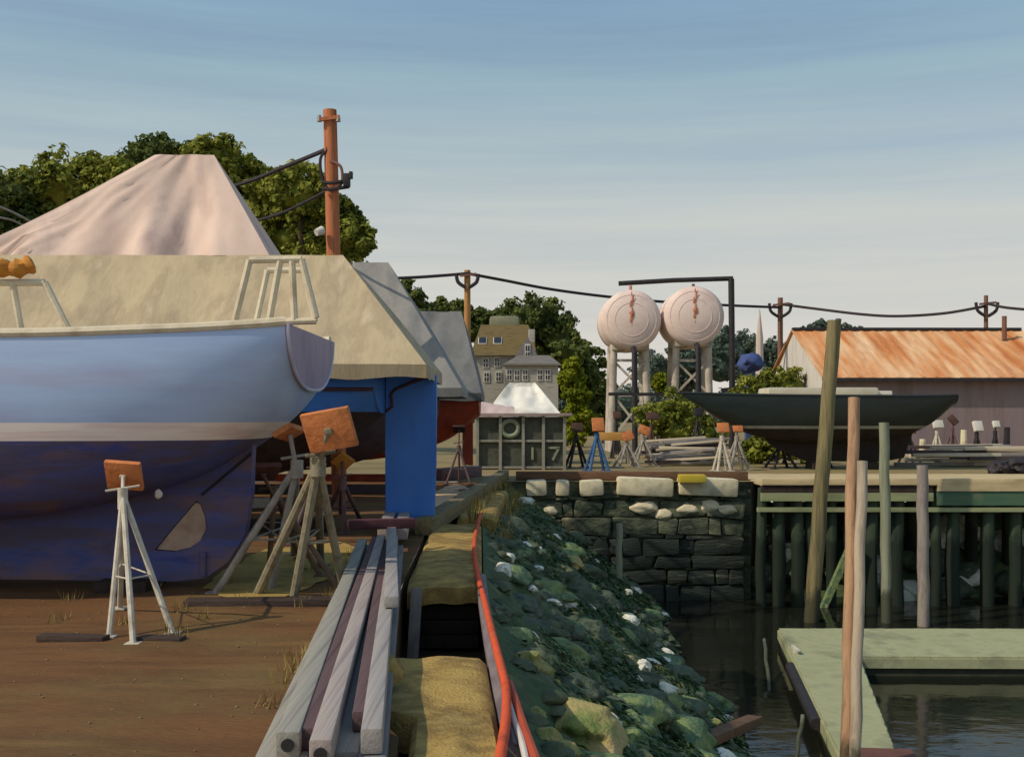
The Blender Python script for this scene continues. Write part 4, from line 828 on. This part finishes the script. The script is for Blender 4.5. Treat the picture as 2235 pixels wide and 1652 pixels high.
# ------------------------------------------------------------------ fuel tanks
m_tank = mat('pale_pink_tank', [(214, 190, 178), (224, 204, 192), (202, 178, 168)], .9, rough=.6, bump=.25, bscale=5)
m_rust = mat('rust', [(176, 104, 74), (198, 134, 106), (160, 92, 66)], 6, bump=.3)
m_ped = mat('pedestal_steel', [(168, 158, 144), (194, 184, 168), (148, 138, 126)], 2, (1, 1, .4), bump=.3, dirt=(110, 84, 76), dirt_amt=.5)
TY = 50.0
def tank(px, py, lb):
    c = at(px, py, TY); r = 66 * TY / F
    root = thing('fuel_tank', (c.x, TY + 2.5, 0), lb, 'tank', 'round fuel tanks')
    mb = MB(); prof = [(0.0, -.26), (.35, -.24), (.62, -.17), (.84, -.07), (.96, .04), (1.0, .16)]
    rings = [(k * r, c.y + z) for k, z in prof] + [(r, c.y + 1.6), (r * 1.012, c.y + 1.62), (r * 1.012, c.y + 1.7), (r, c.y + 1.72), (r, c.y + 2.5), (r * .9, c.y + 2.7), (r * .5, c.y + 2.8)]
    pv = None; n = 40
    for rr, yy in rings:
        ring = [mb.bm.verts.new((c.x + max(rr, .001) * math.cos(2 * math.pi * k / n), yy, c.z + max(rr, .001) * math.sin(2 * math.pi * k / n))) for k in range(n)]
        if pv:
            for k in range(n): mb.bm.faces.new((pv[k], pv[(k + 1) % n], ring[(k + 1) % n], ring[k])).smooth = True
        pv = ring
    bmesh.ops.remove_doubles(mb.bm, verts=mb.bm.verts[:], dist=.004); body = mb.build('shell', m_tank, root)
    # rings of the dished head
    for k in (.55, .82):
        yy = c.y + (-.195 if k < .7 else -.085)
        MB().tube([(c.x + k * r * math.cos(a), yy, c.z + k * r * math.sin(a)) for a in [q * math.pi / 20 for q in range(41)]], .012, 6, cap=False).build('weld_ring', m_tank, body)
    st_ = MB()
    for i in range(9):
        t_ = i / 8; st_.rock((c.x + .05 * math.sin(i * 2.1), c.y - .27 + .18 * abs(t_ - .5) ** 2 * 4 * .7, c.z + r * (.86 - 1.35 * t_)), (.03 + .02 * ((i * 7) % 3), .02, .12 + .05 * ((i * 5) % 3)), 2, .4, i + px)
    st_.rock((c.x - .02, c.y - .28, c.z + .28), (.11, .04, .15), 2, .4, px); st_.build('rust_streak', m_rust, root)
    # pedestal: four legs, cross braces, saddle
    zb = c.z - r * .86
    for sx in (-1, 1):
        for yy in (TY + .7, TY + 2.2):
            MB().tube([(c.x + sx * .72, yy, zb + .3), (c.x + sx * .86, yy, 0)], .17, 10).build('leg', m_ped, root)
    br = MB()
    for z0_, z1_ in ((.6, 2.6), (2.6, 4.2)):
        br.bar((c.x - .82, TY + .68, z0_), (c.x + .76, TY + .66, z1_), .1); br.bar((c.x + .82, TY + .70, z0_), (c.x - .76, TY + .72, z1_), .1); br.bar((c.x - .8, TY + .7, z1_), (c.x + .8, TY + .7, z1_), .12)
    br.build('brace', m_ped, root)
    MB().box((c.x, TY + 1.4, zb + .1), (1.7, 2.2, .55), bevel=.06).build('saddle', m_ped, root)
    MB().tube([(c.x + .12, TY - .4, 0), (c.x + .1, TY - .4, c.z - r - .1), (c.x + .1, TY + .2, c.z - r + .15)], .13, 10).build('drain_pipe', m_black, root)
    MB().tube([(c.x, TY + .35, c.z + r * .98), (c.x, TY + .35, at(px, 622 if px < 1450 else 618, TY).z)], .07, 8).build('riser', m_rust, root)
tank(1378, 698, 'left of two pale pink round tanks on pedestals, with a crooked rust streak')
tank(1516, 690, 'right of two pale pink round tanks, nearer the dark pipe post')
gt = thing('pipe_gantry', at(1598, 986, TY), 'thin dark pipe gantry reaching over the two round tanks', 'gantry')
MB().tube([at(1597, 990, TY), at(1598, 800, TY), at(1596, 609, TY)], .14, 10).build('post', m_black, gt)
MB().tube([at(1600, 608, TY), at(1470, 612, TY + .2), at(1350, 619, TY + .4)], .11, 10).build('arm', m_black, gt)
mb = MB(); mb.bar(at(1575, 852, TY - .2), at(1618, 848, TY - .2), .25, .2); mb.build('valve', m_black, gt)
# catwalk below the tanks
cw = thing('catwalk', at(1420, 990, 47.0), 'dark low catwalk rail in front of the tank pedestals', 'rail')
MB().bar(at(1328, 860, 47), at(1500, 861, 47), .14, .14).build('rail', m_black, cw)
for px in (1345, 1435, 1495): MB().bar(at(px, 862, 47), at(px, 992, 47), .1, .1).build('post', m_black, cw)

# ------------------------------------------------------------------ rusty roofed building
m_rustroof = mat('rusted_sheet_roof', [(184, 104, 48), (204, 138, 84), (218, 172, 126), (230, 196, 154)], 1.0, (1.6, .22, .22), rough=.8, bump=.3, bscale=6, dirt=(168, 86, 34), dirt_scale=.5, dirt_amt=.8, dirt_stretch=(1.5, .4, .4))
m_shedwall = mat('mauve_grey_boards', [(114, 98, 98), (134, 118, 116), (124, 110, 120)], 1.0, (2, 2, .3), bump=.3, bscale=8)
m_gable = mat('white_gable_boards', [(200, 194, 182), (214, 208, 198), (180, 174, 166)], 1.5, (2, 2, .3), bump=.2)
sh = thing('boat_shed', (19, 50, 0), 'long shed with a streaky rusted metal roof, mauve walls and a white gable', 'shed')
XL, XR = 13.0, 23.0; YE, YR = 45.2, 50.2; ZE = EYE - (824 - HZ) * YE / F; ZR = EYE - (721 - HZ) * YR / F
MB().box(((XL + XR) / 2, YR, ZE / 2 - .06), (XR - XL - .3, (YR - YE) * 2 - .9, ZE - .1)).build('wall', m_shedwall, sh)
rf = MB()
nx = 80
for sgn in (-1, 1):
    rf.grid(lambda u, v: (XL - .25 + (XR - XL + .5) * u, YR + sgn * (YR - YE) * (1 - v), ZE + (ZR - ZE) * v + .035 * (1 if int(u * nx + .5) % 4 < 1 else 0) + .02 * nn(u * 20, v * 3)), nx, 10, smooth=False)
g = bmesh.ops.extrude_face_region(rf.bm, geom=rf.bm.faces[:])
for v in [q for q in g['geom'] if isinstance(q, bmesh.types.BMVert)]: v.co.z -= .06
rfo = rf.build('roof', m_rustroof, sh)
MB().bar((XL - .2, YR, ZR + .06), (XR + .2, YR, ZR + .05), .3, .12).build('ridge_cap', m_black, rfo)
MB().bar((XL - .25, YE - .03, ZE - .08), (XR + .25, YE - .03, ZE - .08), .08, .14).build('fascia', m_black, sh)
MB().tube([at(2192, 742, 49), at(2192, 690, 49)], .11, 8).build('vent_pipe', m_pole_b, rfo)
MB().prism([(XL - .1, YE + .35, ZE - .2), (XL - .1, YR, ZR - .14), (XL - .1, 2 * YR - YE - .35, ZE - .2)], (1, 0, 0), .12).build('gable', m_gable, sh)
MB().box((XL - .1, YR, ZE / 2 - .1), (.12, (YR - YE) * 2 - .7, ZE - .2)).build('end_wall', m_gable, sh)
# pale spire and blue tarp
sp = thing('church_spire', at(1658, 905, 150), 'thin pale spire far off left of the brown pole', 'spire')
b0 = at(1658, 905, 150); MB().tube([(b0.x, 150, -1), (b0.x, 150, at(1658, 740, 150).z), (b0.x, 150, at(1658, 675, 150).z)], [.65, .5, .05], 8).build('shaft', mat('pale_stone_pink', [(178, 164, 152), (196, 182, 170)], 1), sp)
MB().box((b0.x, 150, 3), (3, 3, 6.5)).build('base', m_gable, sp)
bt = MB(); c = at(1637, 792, 60); bt.rock(c, (.72, .8, .6), 3, .3, 5); bt.box((c.x, 60, (c.z) / 2), (.5, .5, c.z - .2))
tag(bt.build('tarped_load', mat('blue_tarp', [(50, 66, 112), (66, 82, 130), (44, 56, 96)], 2, bump=.4), smooth=True), 'bundle under a blue tarp raised beside the pale spire', 'tarp bundle')

# ------------------------------------------------------------------ dark boat on stands at the right
m_dhull = mat('black_green_hull', [(20, 30, 32), (28, 40, 42), (24, 32, 30)], 1.2, (.4, 1, 2), rough=.4, bump=.1, spec=.4)
m_dbot = mat('dark_brown_bottom', [(30, 26, 24), (44, 38, 34), (26, 24, 24)], 1.4, rough=.8, bump=.4)
m_stripe = mat('grey_waterline', [(122, 124, 116), (146, 146, 136)], 2, bump=.1)
DY = 34.6
db = thing('dark_yawl', (9.6, DY, 0), 'long black green yacht hull with a thin grey waterline, propped on stands across the basin', 'boat')
SD = [(13.6, 1.05, 2.28, 1.95), (13.0, 1.15, 2.26, 1.4), (12.2, 1.28, 2.25, 1.05), (10.8, 1.38, 2.25, .86), (9.0, 1.38, 2.26, .84), (7.6, 1.02, 2.29, 1.05), (6.6, .58, 2.32, 1.5), (5.9, .25, 2.35, 1.95), (5.35, .03, 2.37, 2.3)]
cd = hull_parts(db, SD, DY, [None, 1.36, 1.27, None], [m_dhull, m_stripe, m_dbot], ['topsides', 'waterline', 'bottom'], m_deck, m_dhull, p=.6)
kb = MB(); kb.prism([(12.6, DY, 1.2), (12.3, DY, .35), (11.6, DY, .22), (9.2, DY, .25), (8.2, DY, .7), (7.8, DY, 1.1), (10, DY, .9)], (0, 1, 0), .2); kb.build('keel', m_dbot, db)
for s in (0, -1): MB().tube([r[s] + Vector((0, 0, .02)) for r in cd], .035, 6).build('toe_rail', m_dhull, db)
cb = MB(); cb.box((9.6, DY, 2.40), (3.4, 1.5, .28), bevel=.08); cb.build('cabin', mat('pale_cabin', [(176, 168, 148), (196, 190, 170)], 2, bump=.2), db)
MB().box((11.55, DY - .3, 2.36), (.5, .4, .16), bevel=.03).build('hatch', m_trim, db)
for x, lb in ((11.2, 'timber block under the keel of the dark hull, right one'), (9.6, 'timber block under the keel of the dark hull, left one')):
    tag(MB().box((x, DY, .11), (.5, .9, .22), bevel=.01).build('keel_block', m_creo), lb, 'timber')

# ------------------------------------------------------------------ stands and lumber on the far quay
def fstand(px, pyt, pyb, legm, padm, lb, spread=.42, pads=(.36, .3, .07), dark=False, tilt=.3, nlegs=4, roll=0.0):
    g_ = gnd(px, pyb); H_ = (pyb - pyt) * g_.y / F; x, y = g_.x, g_.y
    fe = [(x + spread * math.cos(a), y + spread * .8 * math.sin(a), 0) for a in [math.pi / 4 + 2 * math.pi * k / nlegs + .2 for k in range(nlegs)]]
    return stand(fe, (x, y, H_ * .72), (x + .03, y - .02, H_ * .92), (.15, -.75, tilt), pads, legm, padm, lb, 'boat stands on the far quay', leg_r=.045, roll=roll, handle=False, lam=False)
m_pad_dk = mat('brown_pad', [(70, 50, 44), (92, 66, 54)], 5, bump=.3)
fstand(1258, 925, 1020, m_black, m_pad_dk, 'black boat stand at the foot of the yellow green tree')
fstand(1303, 918, 1028, m_blue_leg, m_orange_pad, 'blue legged boat stand with an orange pad on the far quay', pads=(.36, .42, .1))
fstand(1368, 945, 1020, m_galv, m_orange_pad, 'grey boat stand with a leaning orange pad, left of a close pair', roll=.3, spread=.5)
fstand(1404, 932, 1018, m_galv, m_orange_pad, 'grey boat stand with an orange pad, right of a close pair', roll=-.4, spread=.5)
fstand(1345, 898, 1000, m_black, m_pad_dk, 'thin dark stand below the left tank pedestal', spread=.25, pads=(.3, .3, .1))
fstand(1422, 900, 1000, m_pad_dk, m_pad_dk, 'thin brown stand with a broad dark head between the tanks', spread=.25, pads=(.5, .3, .1))
fstand(1522, 890, 1005, m_black, m_black, 'dark splayed stand under the bow of the dark hull', spread=.5, pads=(.3, .3, .1))
fstand(1576, 925, 1028, m_paleleg, m_orange_pad, 'pale boat stand with orange pad under the bow of the dark hull', spread=.3)
fstand(1608, 928, 1026, m_galv, m_orange_pad, 'grey boat stand with small orange pad, right of the pale stand', spread=.42, pads=(.3, .2, .08))
fstand(1704, 950, 1022, m_black, m_black, 'black A shaped stand under the middle of the dark hull', spread=.55, pads=(.3, .2, .08))
fstand(1790, 955, 1020, m_black, m_pad_dk, 'black stand under the dark hull, behind the tallest mooring pole', spread=.4)
fstand(1905, 955, 1018, m_black, m_pad_dk, 'black stand under the after part of the dark hull', spread=.4)
fstand(1985, 930, 1012, m_black, m_pad_dk, 'dark stand under the stern of the dark hull', spread=.4)
fstand(2045, 919, 1003, m_paleleg, m_white, 'pale stand on the lumber right of the dark hull stern', spread=.3, pads=(.4, .3, .12))
fstand(2078, 909, 1003, m_purple_leg, m_pad_dk, 'mauve stand with bent head right of the dark hull stern', spread=.35, pads=(.25, .4, .12), roll=.6)
fstand(2132, 924, 1003, m_black, m_white, 'black legged stand with a white head in front of the shed door', spread=.25, pads=(.35, .4, .14))
fstand(2172, 919, 1003, m_black, m_white, 'thin black stand with a small pale head, farthest right', spread=.22, pads=(.25, .25, .12))
for px, pt_, lb in ((2012, 958, 'pale stump post at the left end of the plank stack by the shed'), (2102, 938, 'pale upright post between the white headed stand and the bent mauve stand'), (2196, 932, 'dark upright post nearest the right edge before the shed wall')):
    g_ = gnd(px, 1006); tag(MB().tube([(g_.x, g_.y, 0), (g_.x + .03, g_.y, (1006 - pt_) * g_.y / F)], [.13, .11], 8, wob=.2).build('stump_post', m_black if 'dark' in lb else m_concrete), lb, 'post')
# ochre trestle board
tr = thing('trestle', gnd(1340, 1012), 'ochre board on trestle legs behind the blue legged stand', 'trestle')
g_ = gnd(1342, 1012); MB().box((g_.x, g_.y, .95), (1.1, .5, .28), bevel=.02).build('board', mat('ochre_board', [(176, 128, 62), (196, 148, 82)], 3, bump=.3), tr)
for sx in (-.45, .45):
    for sy in (-.2, .2): MB().bar((g_.x + sx, g_.y + sy * 1.5, 0), (g_.x + sx * .9, g_.y + sy * .6, .82), .07).build('leg', m_wood_grey, tr)
# lumber heap: individual boards
lr = random.Random(5)
tones = [('pale', mat('pale_board', [(190, 176, 150), (208, 196, 172)], 4, (.4, 2, 2), bump=.3)), ('grey', mat('grey_board', [(128, 124, 122), (152, 148, 142)], 4, (.4, 2, 2), bump=.3)), ('dark', mat('dark_board', [(64, 54, 54), (84, 72, 70)], 4, (.4, 2, 2), bump=.3))]
for i in range(26):
    k = i % 3; cx = 1492 + lr.uniform(-34, 40); zz = .06 + .085 * (i // 3); g_ = at(cx, 1000, 37.5 + lr.uniform(-1.2, 1.2))
    a = lr.uniform(-.35, .35); L = lr.uniform(.8, 1.5)
    tag(MB().bar((g_.x - L * math.cos(a), g_.y - L * math.sin(a), zz + .02), (g_.x + L * math.cos(a), g_.y + L * math.sin(a), zz + lr.uniform(-.02, .18)), .16, .08, bevel=.008).build('board', tones[k][1]),
        '%s board in the lumber heap left of the dark hull bow' % tones[k][0], 'board', 'boards in the lumber heap on the far quay')
for i in range(30):
    k = (0, 0, 1, 2, 0)[i % 5]; px = 2130 + lr.uniform(-80, 110); zz = .08 + .105 * (i // 5); g_ = at(px, 1000, 37 + lr.uniform(-1.5, 1))
    L = lr.uniform(.9, 2.0); a = lr.uniform(-.1, .1)
    tag(MB().bar((g_.x - L, g_.y - L * a, zz), (g_.x + L, g_.y + L * a, zz + lr.uniform(-.02, .04)), .2, .11, bevel=.008).build('board', tones[k][1]),
        '%s plank in the low stack in front of the mauve shed wall' % tones[k][0], 'board', 'planks stacked before the shed')
tag(MB().box(gnd(1510, 1044, .10), (.66, .4, .2), bevel=.03).build('yellow_crate', mat('yellow_plastic', [(176, 156, 44), (194, 174, 60)], 3, bump=.2)), 'bright yellow crate on the quay edge above the long pale slabs', 'crate')
for px, r, lb in ((2186, .34, 'black plastic wrapped heap at the right end of the wharf, left of a pair'), (2222, .42, 'larger black plastic wrapped heap at the right edge of the wharf')):
    g_ = at(px, 1028, 31.5); mb = MB(); mb.rock((g_.x, g_.y, r * .55), (r, r * .8, r * .7), 4, .4, px)
    tag(mb.build('black_heap', m_black, smooth=True), lb, 'heap', 'black heaps on the wharf')
# ------------------------------------------------------------------ wharf
m_wdeck = mat('sunbleached_deck', [(176, 156, 116), (198, 178, 136), (160, 142, 104)], 2, (.3, 3, 1), bump=.4, bscale=12)
m_fascia = mat('green_fascia', [(56, 84, 66), (74, 102, 80), (92, 108, 82)], 1.2, (.3, 1, 3), bump=.3, dirt=(132, 130, 92), dirt_amt=.6)
m_pile_d = mat('dark_green_pile', [(38, 50, 38), (58, 72, 54), (46, 54, 42), (98, 104, 84)], 1.6, (2, 2, .15), bump=.6, bscale=10, lo=.3, hi=.8, tide=(1.7, (22, 32, 24)))
wh = thing('wharf', (18, 29, -3), 'timber wharf with green fascia on dark weeded piles across the right of the basin', 'wharf')
dk = MB(); x = 6.15
while x < 40:
    dk.box((x + .11, 29.15, -.02 + .008 * rnd.random()), (.2, 4.3, .07)); x += .215
dk.build('deck', m_wdeck, wh)
MB().bar((6.1, 26.96, .06), (40, 26.96, .06), .22, .16, bevel=.02).build('kerb', m_wdeck, wh)
m_sage = mat('sage_fascia', [(132, 138, 98), (154, 158, 116), (112, 120, 88)], 1.2, (.3, 1, 3), bump=.3, dirt=(80, 92, 66), dirt_amt=.5)
MB().box((8.2, 26.95, -.12), (4.2, .1, .16)).build('fascia', m_creo, wh)
MB().box((8.2, 26.93, -.31), (4.2, .12, .20)).build('fascia', m_sage, wh)
MB().box((25.2, 26.91, -.09), (29.6, .14, .15)).build('fascia', m_wdeck, wh)
MB().box((25.2, 26.93, -.345), (29.6, .12, .34)).build('fascia', m_fascia, wh)
MB().box((23, 26.9, -.62), (34, .14, .10)).build('waling', m_sage, wh)
pl = [1665, 1700, 1738, 1775, 1815, 1855, 1905, 1960, 2040, 2085, 2155, 2215]
for i, px in enumerate(pl):
    p = at(px, 1060, 27.1); MB().tube([(p.x, 27.12, -4), (p.x + .06 * (i % 3 - 1), 27.12 + .05 * (i % 2), -2), (p.x, 27.12, -.1)], [.12 + .02 * (i % 4), .13 + .02 * ((i * 3) % 4), .12 + .015 * (i % 4)], 10, wob=.16).build('pile', m_pile_d, wh)
for i, px in enumerate([1650, 1720, 1795, 1880, 1990, 2120, 2200]):
    p = at(px, 1060, 29.5); MB().tube([(p.x, 29.5, -4), (p.x, 29.5, -.1)], .16, 10, wob=.1).build('pile', m_pile_d, wh)
MB().bar(at(1862, 1180, 26.85), at(1788, 1345, 26.85), .2, .14).build('brace', m_rock_moss, wh)
# back wall of stone under the wharf
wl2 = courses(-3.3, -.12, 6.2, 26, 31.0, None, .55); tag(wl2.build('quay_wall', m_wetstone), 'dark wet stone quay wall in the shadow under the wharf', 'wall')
for i in range(26):
    px = 1625 + 640 * lr.random(); y = 28.2 + 2.2 * lr.random(); p = at(px, 1200, y); r = .25 + .3 * lr.random(); z = -3.0 + .75 * (y - 28.0) * .9
    mb = MB(); mb.rock((p.x, y, z), (r * 1.2, r, r * .8), 2, .4, 300 + i); 
    k = i % 3 == 0
    tag(mb.build('boulder', m_rock_pale if k else m_rock_dark, smooth='rock'), 'pale boulder in the rubble slope under the wharf' if k else 'dark boulder in the rubble slope under the wharf', 'boulder', 'boulders under the wharf')
for k, (px, py, rr) in enumerate(((2048, 1172, 22), (2104, 1160, 24), (2128, 1180, 17), (2190, 1176, 26), (2230, 1168, 20), (1668, 1150, 22), (1690, 1190, 18), (1760, 1170, 18))):
    p = at(px, py, 30.0); r = rr * 30 / F; mb = MB(); mb.rock((p.x, 30.0, -1.72 + .1 * (k % 3)), (r * 1.3, r, r), 3, .3, 500 + k)
    tag(mb.build('boulder', m_rock_pale, smooth='rock'), 'pale rounded boulder high on the rubble between the wharf piles', 'boulder', 'pale boulders between the wharf piles')
rub = MB(); rub.grid(lambda u, v: (6.1 + 24 * u, 28.0 + 3 * v, -3.3 + 2.1 * v + .15 * nn(u * 30, v * 4)), 60, 10); struct('rubble_slope', rub, m_bank, smooth=True)

# ------------------------------------------------------------------ mooring poles in the basin
m_mp_ol = mat('olive_pole_wood', [(108, 100, 66), (134, 122, 84), (92, 88, 62), (168, 142, 92)], 2.0, (3, 3, .12), bump=.5, bscale=18, dist=.03, dirt=(72, 70, 50), dirt_scale=1.4, dirt_amt=.75, dirt_stretch=(6, 6, .35), tide=(1.25, (46, 50, 36)))
m_mp_or = mat('salmon_pole_wood', [(168, 130, 98), (186, 148, 114), (138, 108, 82)], 2.0, (3, 3, .12), bump=.5, bscale=18, dist=.03, dirt=(104, 80, 60), dirt_scale=1.4, dirt_amt=.75, dirt_stretch=(6, 6, .35), tide=(1.25, (46, 50, 36)))
m_mp_gr = mat('pale_grey_pole_wood', [(168, 150, 128), (188, 172, 148), (142, 128, 112)], 2.0, (3, 3, .12), bump=.5, bscale=18, dist=.03, dirt=(108, 94, 80), dirt_scale=1.4, dirt_amt=.75, dirt_stretch=(6, 6, .35), tide=(1.25, (46, 50, 36)))
m_mp_sg = mat('sage_pole_wood', [(120, 124, 102), (142, 146, 122), (100, 104, 86)], 2.0, (3, 3, .12), bump=.5, bscale=18, dist=.03, dirt=(88, 92, 72), dirt_scale=1.4, dirt_amt=.75, dirt_stretch=(6, 6, .35), tide=(1.25, (46, 50, 36)))
def mpole(pt, Y, pb, Yb, r, m, lb):
    a = at(*pt, Y); b_ = at(*pb, Yb); d = (b_ - a); k = (WATER - .5 - a.z) / d.z; b2 = a + d * k
    n = 9; pts = [a.lerp(b2, i / n) + Vector((.012 * math.sin(i * 2.3), 0, 0)) for i in range(n + 1)]
    tag(MB().tube(pts, [r * (.92 + .1 * i / n) for i in range(n + 1)], 14, wob=.10).build('mooring_pole', m), lb, 'pole', 'mooring poles in the basin')
mpole((1821, 700), 25.2, (1771, 1350), 25.0, .17, m_mp_ol, 'tallest mooring pole, olive and leaning, standing in front of the dark hull')
mpole((1864, 868), 14.0, (1848, 1640), 13.4, .078, m_mp_or, 'salmon mooring pole in front of the float, taller of a close pair')
mpole((1882, 1006), 13.7, (1866, 1640), 13.3, .070, m_mp_gr, 'pale grey mooring pole in front of the float, shorter of a close pair')
mpole((1929, 922), 25.0, (1936, 1350), 24.9, .12, m_mp_sg, 'sage green mooring pole just right of the salmon pole')
mpole((2013, 1015), 24.6, (2016, 1350), 24.5, .13, m_wood_grey, 'grey mooring pole right of the sage green one')
mpole((1352, 1143), 25.5, (1351, 1270), 25.5, .08, m_mp_sg, 'thin pale post standing alone in front of the seawall')
mpole((1668, 1395), 20.5, (1690, 1600), 17.6, .035, m_mp_sg, 'thin leaning pale stick in the water left of the float')

# ------------------------------------------------------------------ floating dock
m_float = mat('sage_float_deck', [(146, 148, 112), (162, 164, 126), (132, 136, 106)], 1.2, (1, 1, 1), rough=.75, bump=.35, bscale=14, dirt=(118, 116, 90), dirt_amt=.5)
m_fside = mat('float_side', [(40, 44, 34), (58, 62, 46)], 2, bump=.4)
fl = thing('floating_dock', (6, 19, WATER), 'L shaped sage green floating dock in the right foreground of the basin', 'dock')
zt = -2.65
O = [gnd(1700, 1371, zt), gnd(1842, 1652, zt), gnd(1905, 1790, zt)]; I_ = [gnd(1874, 1432, zt), gnd(1968, 1652, zt), gnd(2010, 1790, zt)]
def plat(poly, nm, m, z0, z1):
    mb = MB(); mb.prism([(p.x, p.y, (z0 + z1) / 2) for p in poly], (0, 0, 1), abs(z1 - z0)); bmesh.ops.bevel(mb.bm, geom=mb.bm.edges[:], offset=.015, segments=1, affect='EDGES'); return mb.build(nm, m, fl)
arm = [O[0], O[2], I_[2], I_[0]]
far = [O[0], I_[0], Vector((20, I_[0].y - .25, 0)), Vector((20, O[0].y - .1, 0))]
def planks(a0, a1, b0, b1, n, z):
    mb = MB()
    for i in range(n):
        t0, t1 = (i + .03) / n, (i + .97) / n; dz = .006 * rnd.random()
        q = [a0.lerp(a1, t0), a0.lerp(a1, t1), b0.lerp(b1, t1), b0.lerp(b1, t0)]; e = .02 * (rnd.random() - .5)
        mb.prism([(p.x + e, p.y, z - .025 + dz) for p in q], (0, 0, 1), .05)
    return mb
planks(O[0], far[3], I_[0], far[2], 96, zt).build('deck', m_float, fl)
planks(O[0].lerp(O[2], .0), O[2], I_[0], I_[2], 78, zt + .008).build('deck', m_float, fl)
for q0, q1 in ((O[0], O[2]), (I_[0], I_[2]), (O[0], far[3]), (I_[0], far[2])):
    MB().bar(Vector((q0.x, q0.y, zt - .12)), Vector((q1.x, q1.y, zt - .12)), .06, .17).build('rim', m_float, fl)
def inset(poly, k):
    c = sum((Vector((p.x, p.y, 0)) for p in poly), Vector()) / len(poly); return [Vector((p.x, p.y, 0)).lerp(c, k) for p in poly]
plat(inset(arm, .03), 'pontoon', m_fside, WATER - .3, zt - .12); plat(inset([O[0], I_[0], far[2], far[3]], .02), 'pontoon', m_fside, WATER - .3, zt - .12)
a, b_ = O[0].lerp(O[2], .28), O[0].lerp(O[2], .62)
MB().tube([a + Vector((-.08, 0, -.1)), b_ + Vector((-.08, 0, -.1))], .09, 10).build('fender', m_black, fl)
cl = O[0].lerp(O[2], .22); mb = MB(); mb.bar(cl + Vector((.08, -.2, .09)), cl + Vector((.08, .2, .09)), .05, .04); mb.box(cl + Vector((.08, 0, .04)), (.06, .12, .08)); mb.build('cleat', m_white, fl)
a, b_ = O[1].lerp(O[2], 0.0), I_[1]
MB().box((a + b_) / 2 + Vector((.12, -.1, .012)), (.85, .85, .02), Matrix.Rotation(-.1, 3, 'Z')).build('hinge_plate', mat('red_brown_plate', [(92, 60, 52), (112, 74, 62)], 3, bump=.3), fl)
# slim board and timber leaning into the water in the bottom right of the bank
tag(MB().bar(gnd(1452, 1652, -1.9), gnd(1648, 1570, -2.6), .22, .12, bevel=.01).build('driftwood_plank', mat('brown_drift', [(92, 66, 46), (118, 90, 66)], 4, bump=.5)), 'brown driftwood plank at the foot of the bank near the bottom edge', 'plank')
mpole((1752, 1560), 15.0, (1738, 1652), 14.6, .03, m_mp_sg, 'thin pale stick leaning against the near side of the float')
print('objects', len(bpy.data.objects))
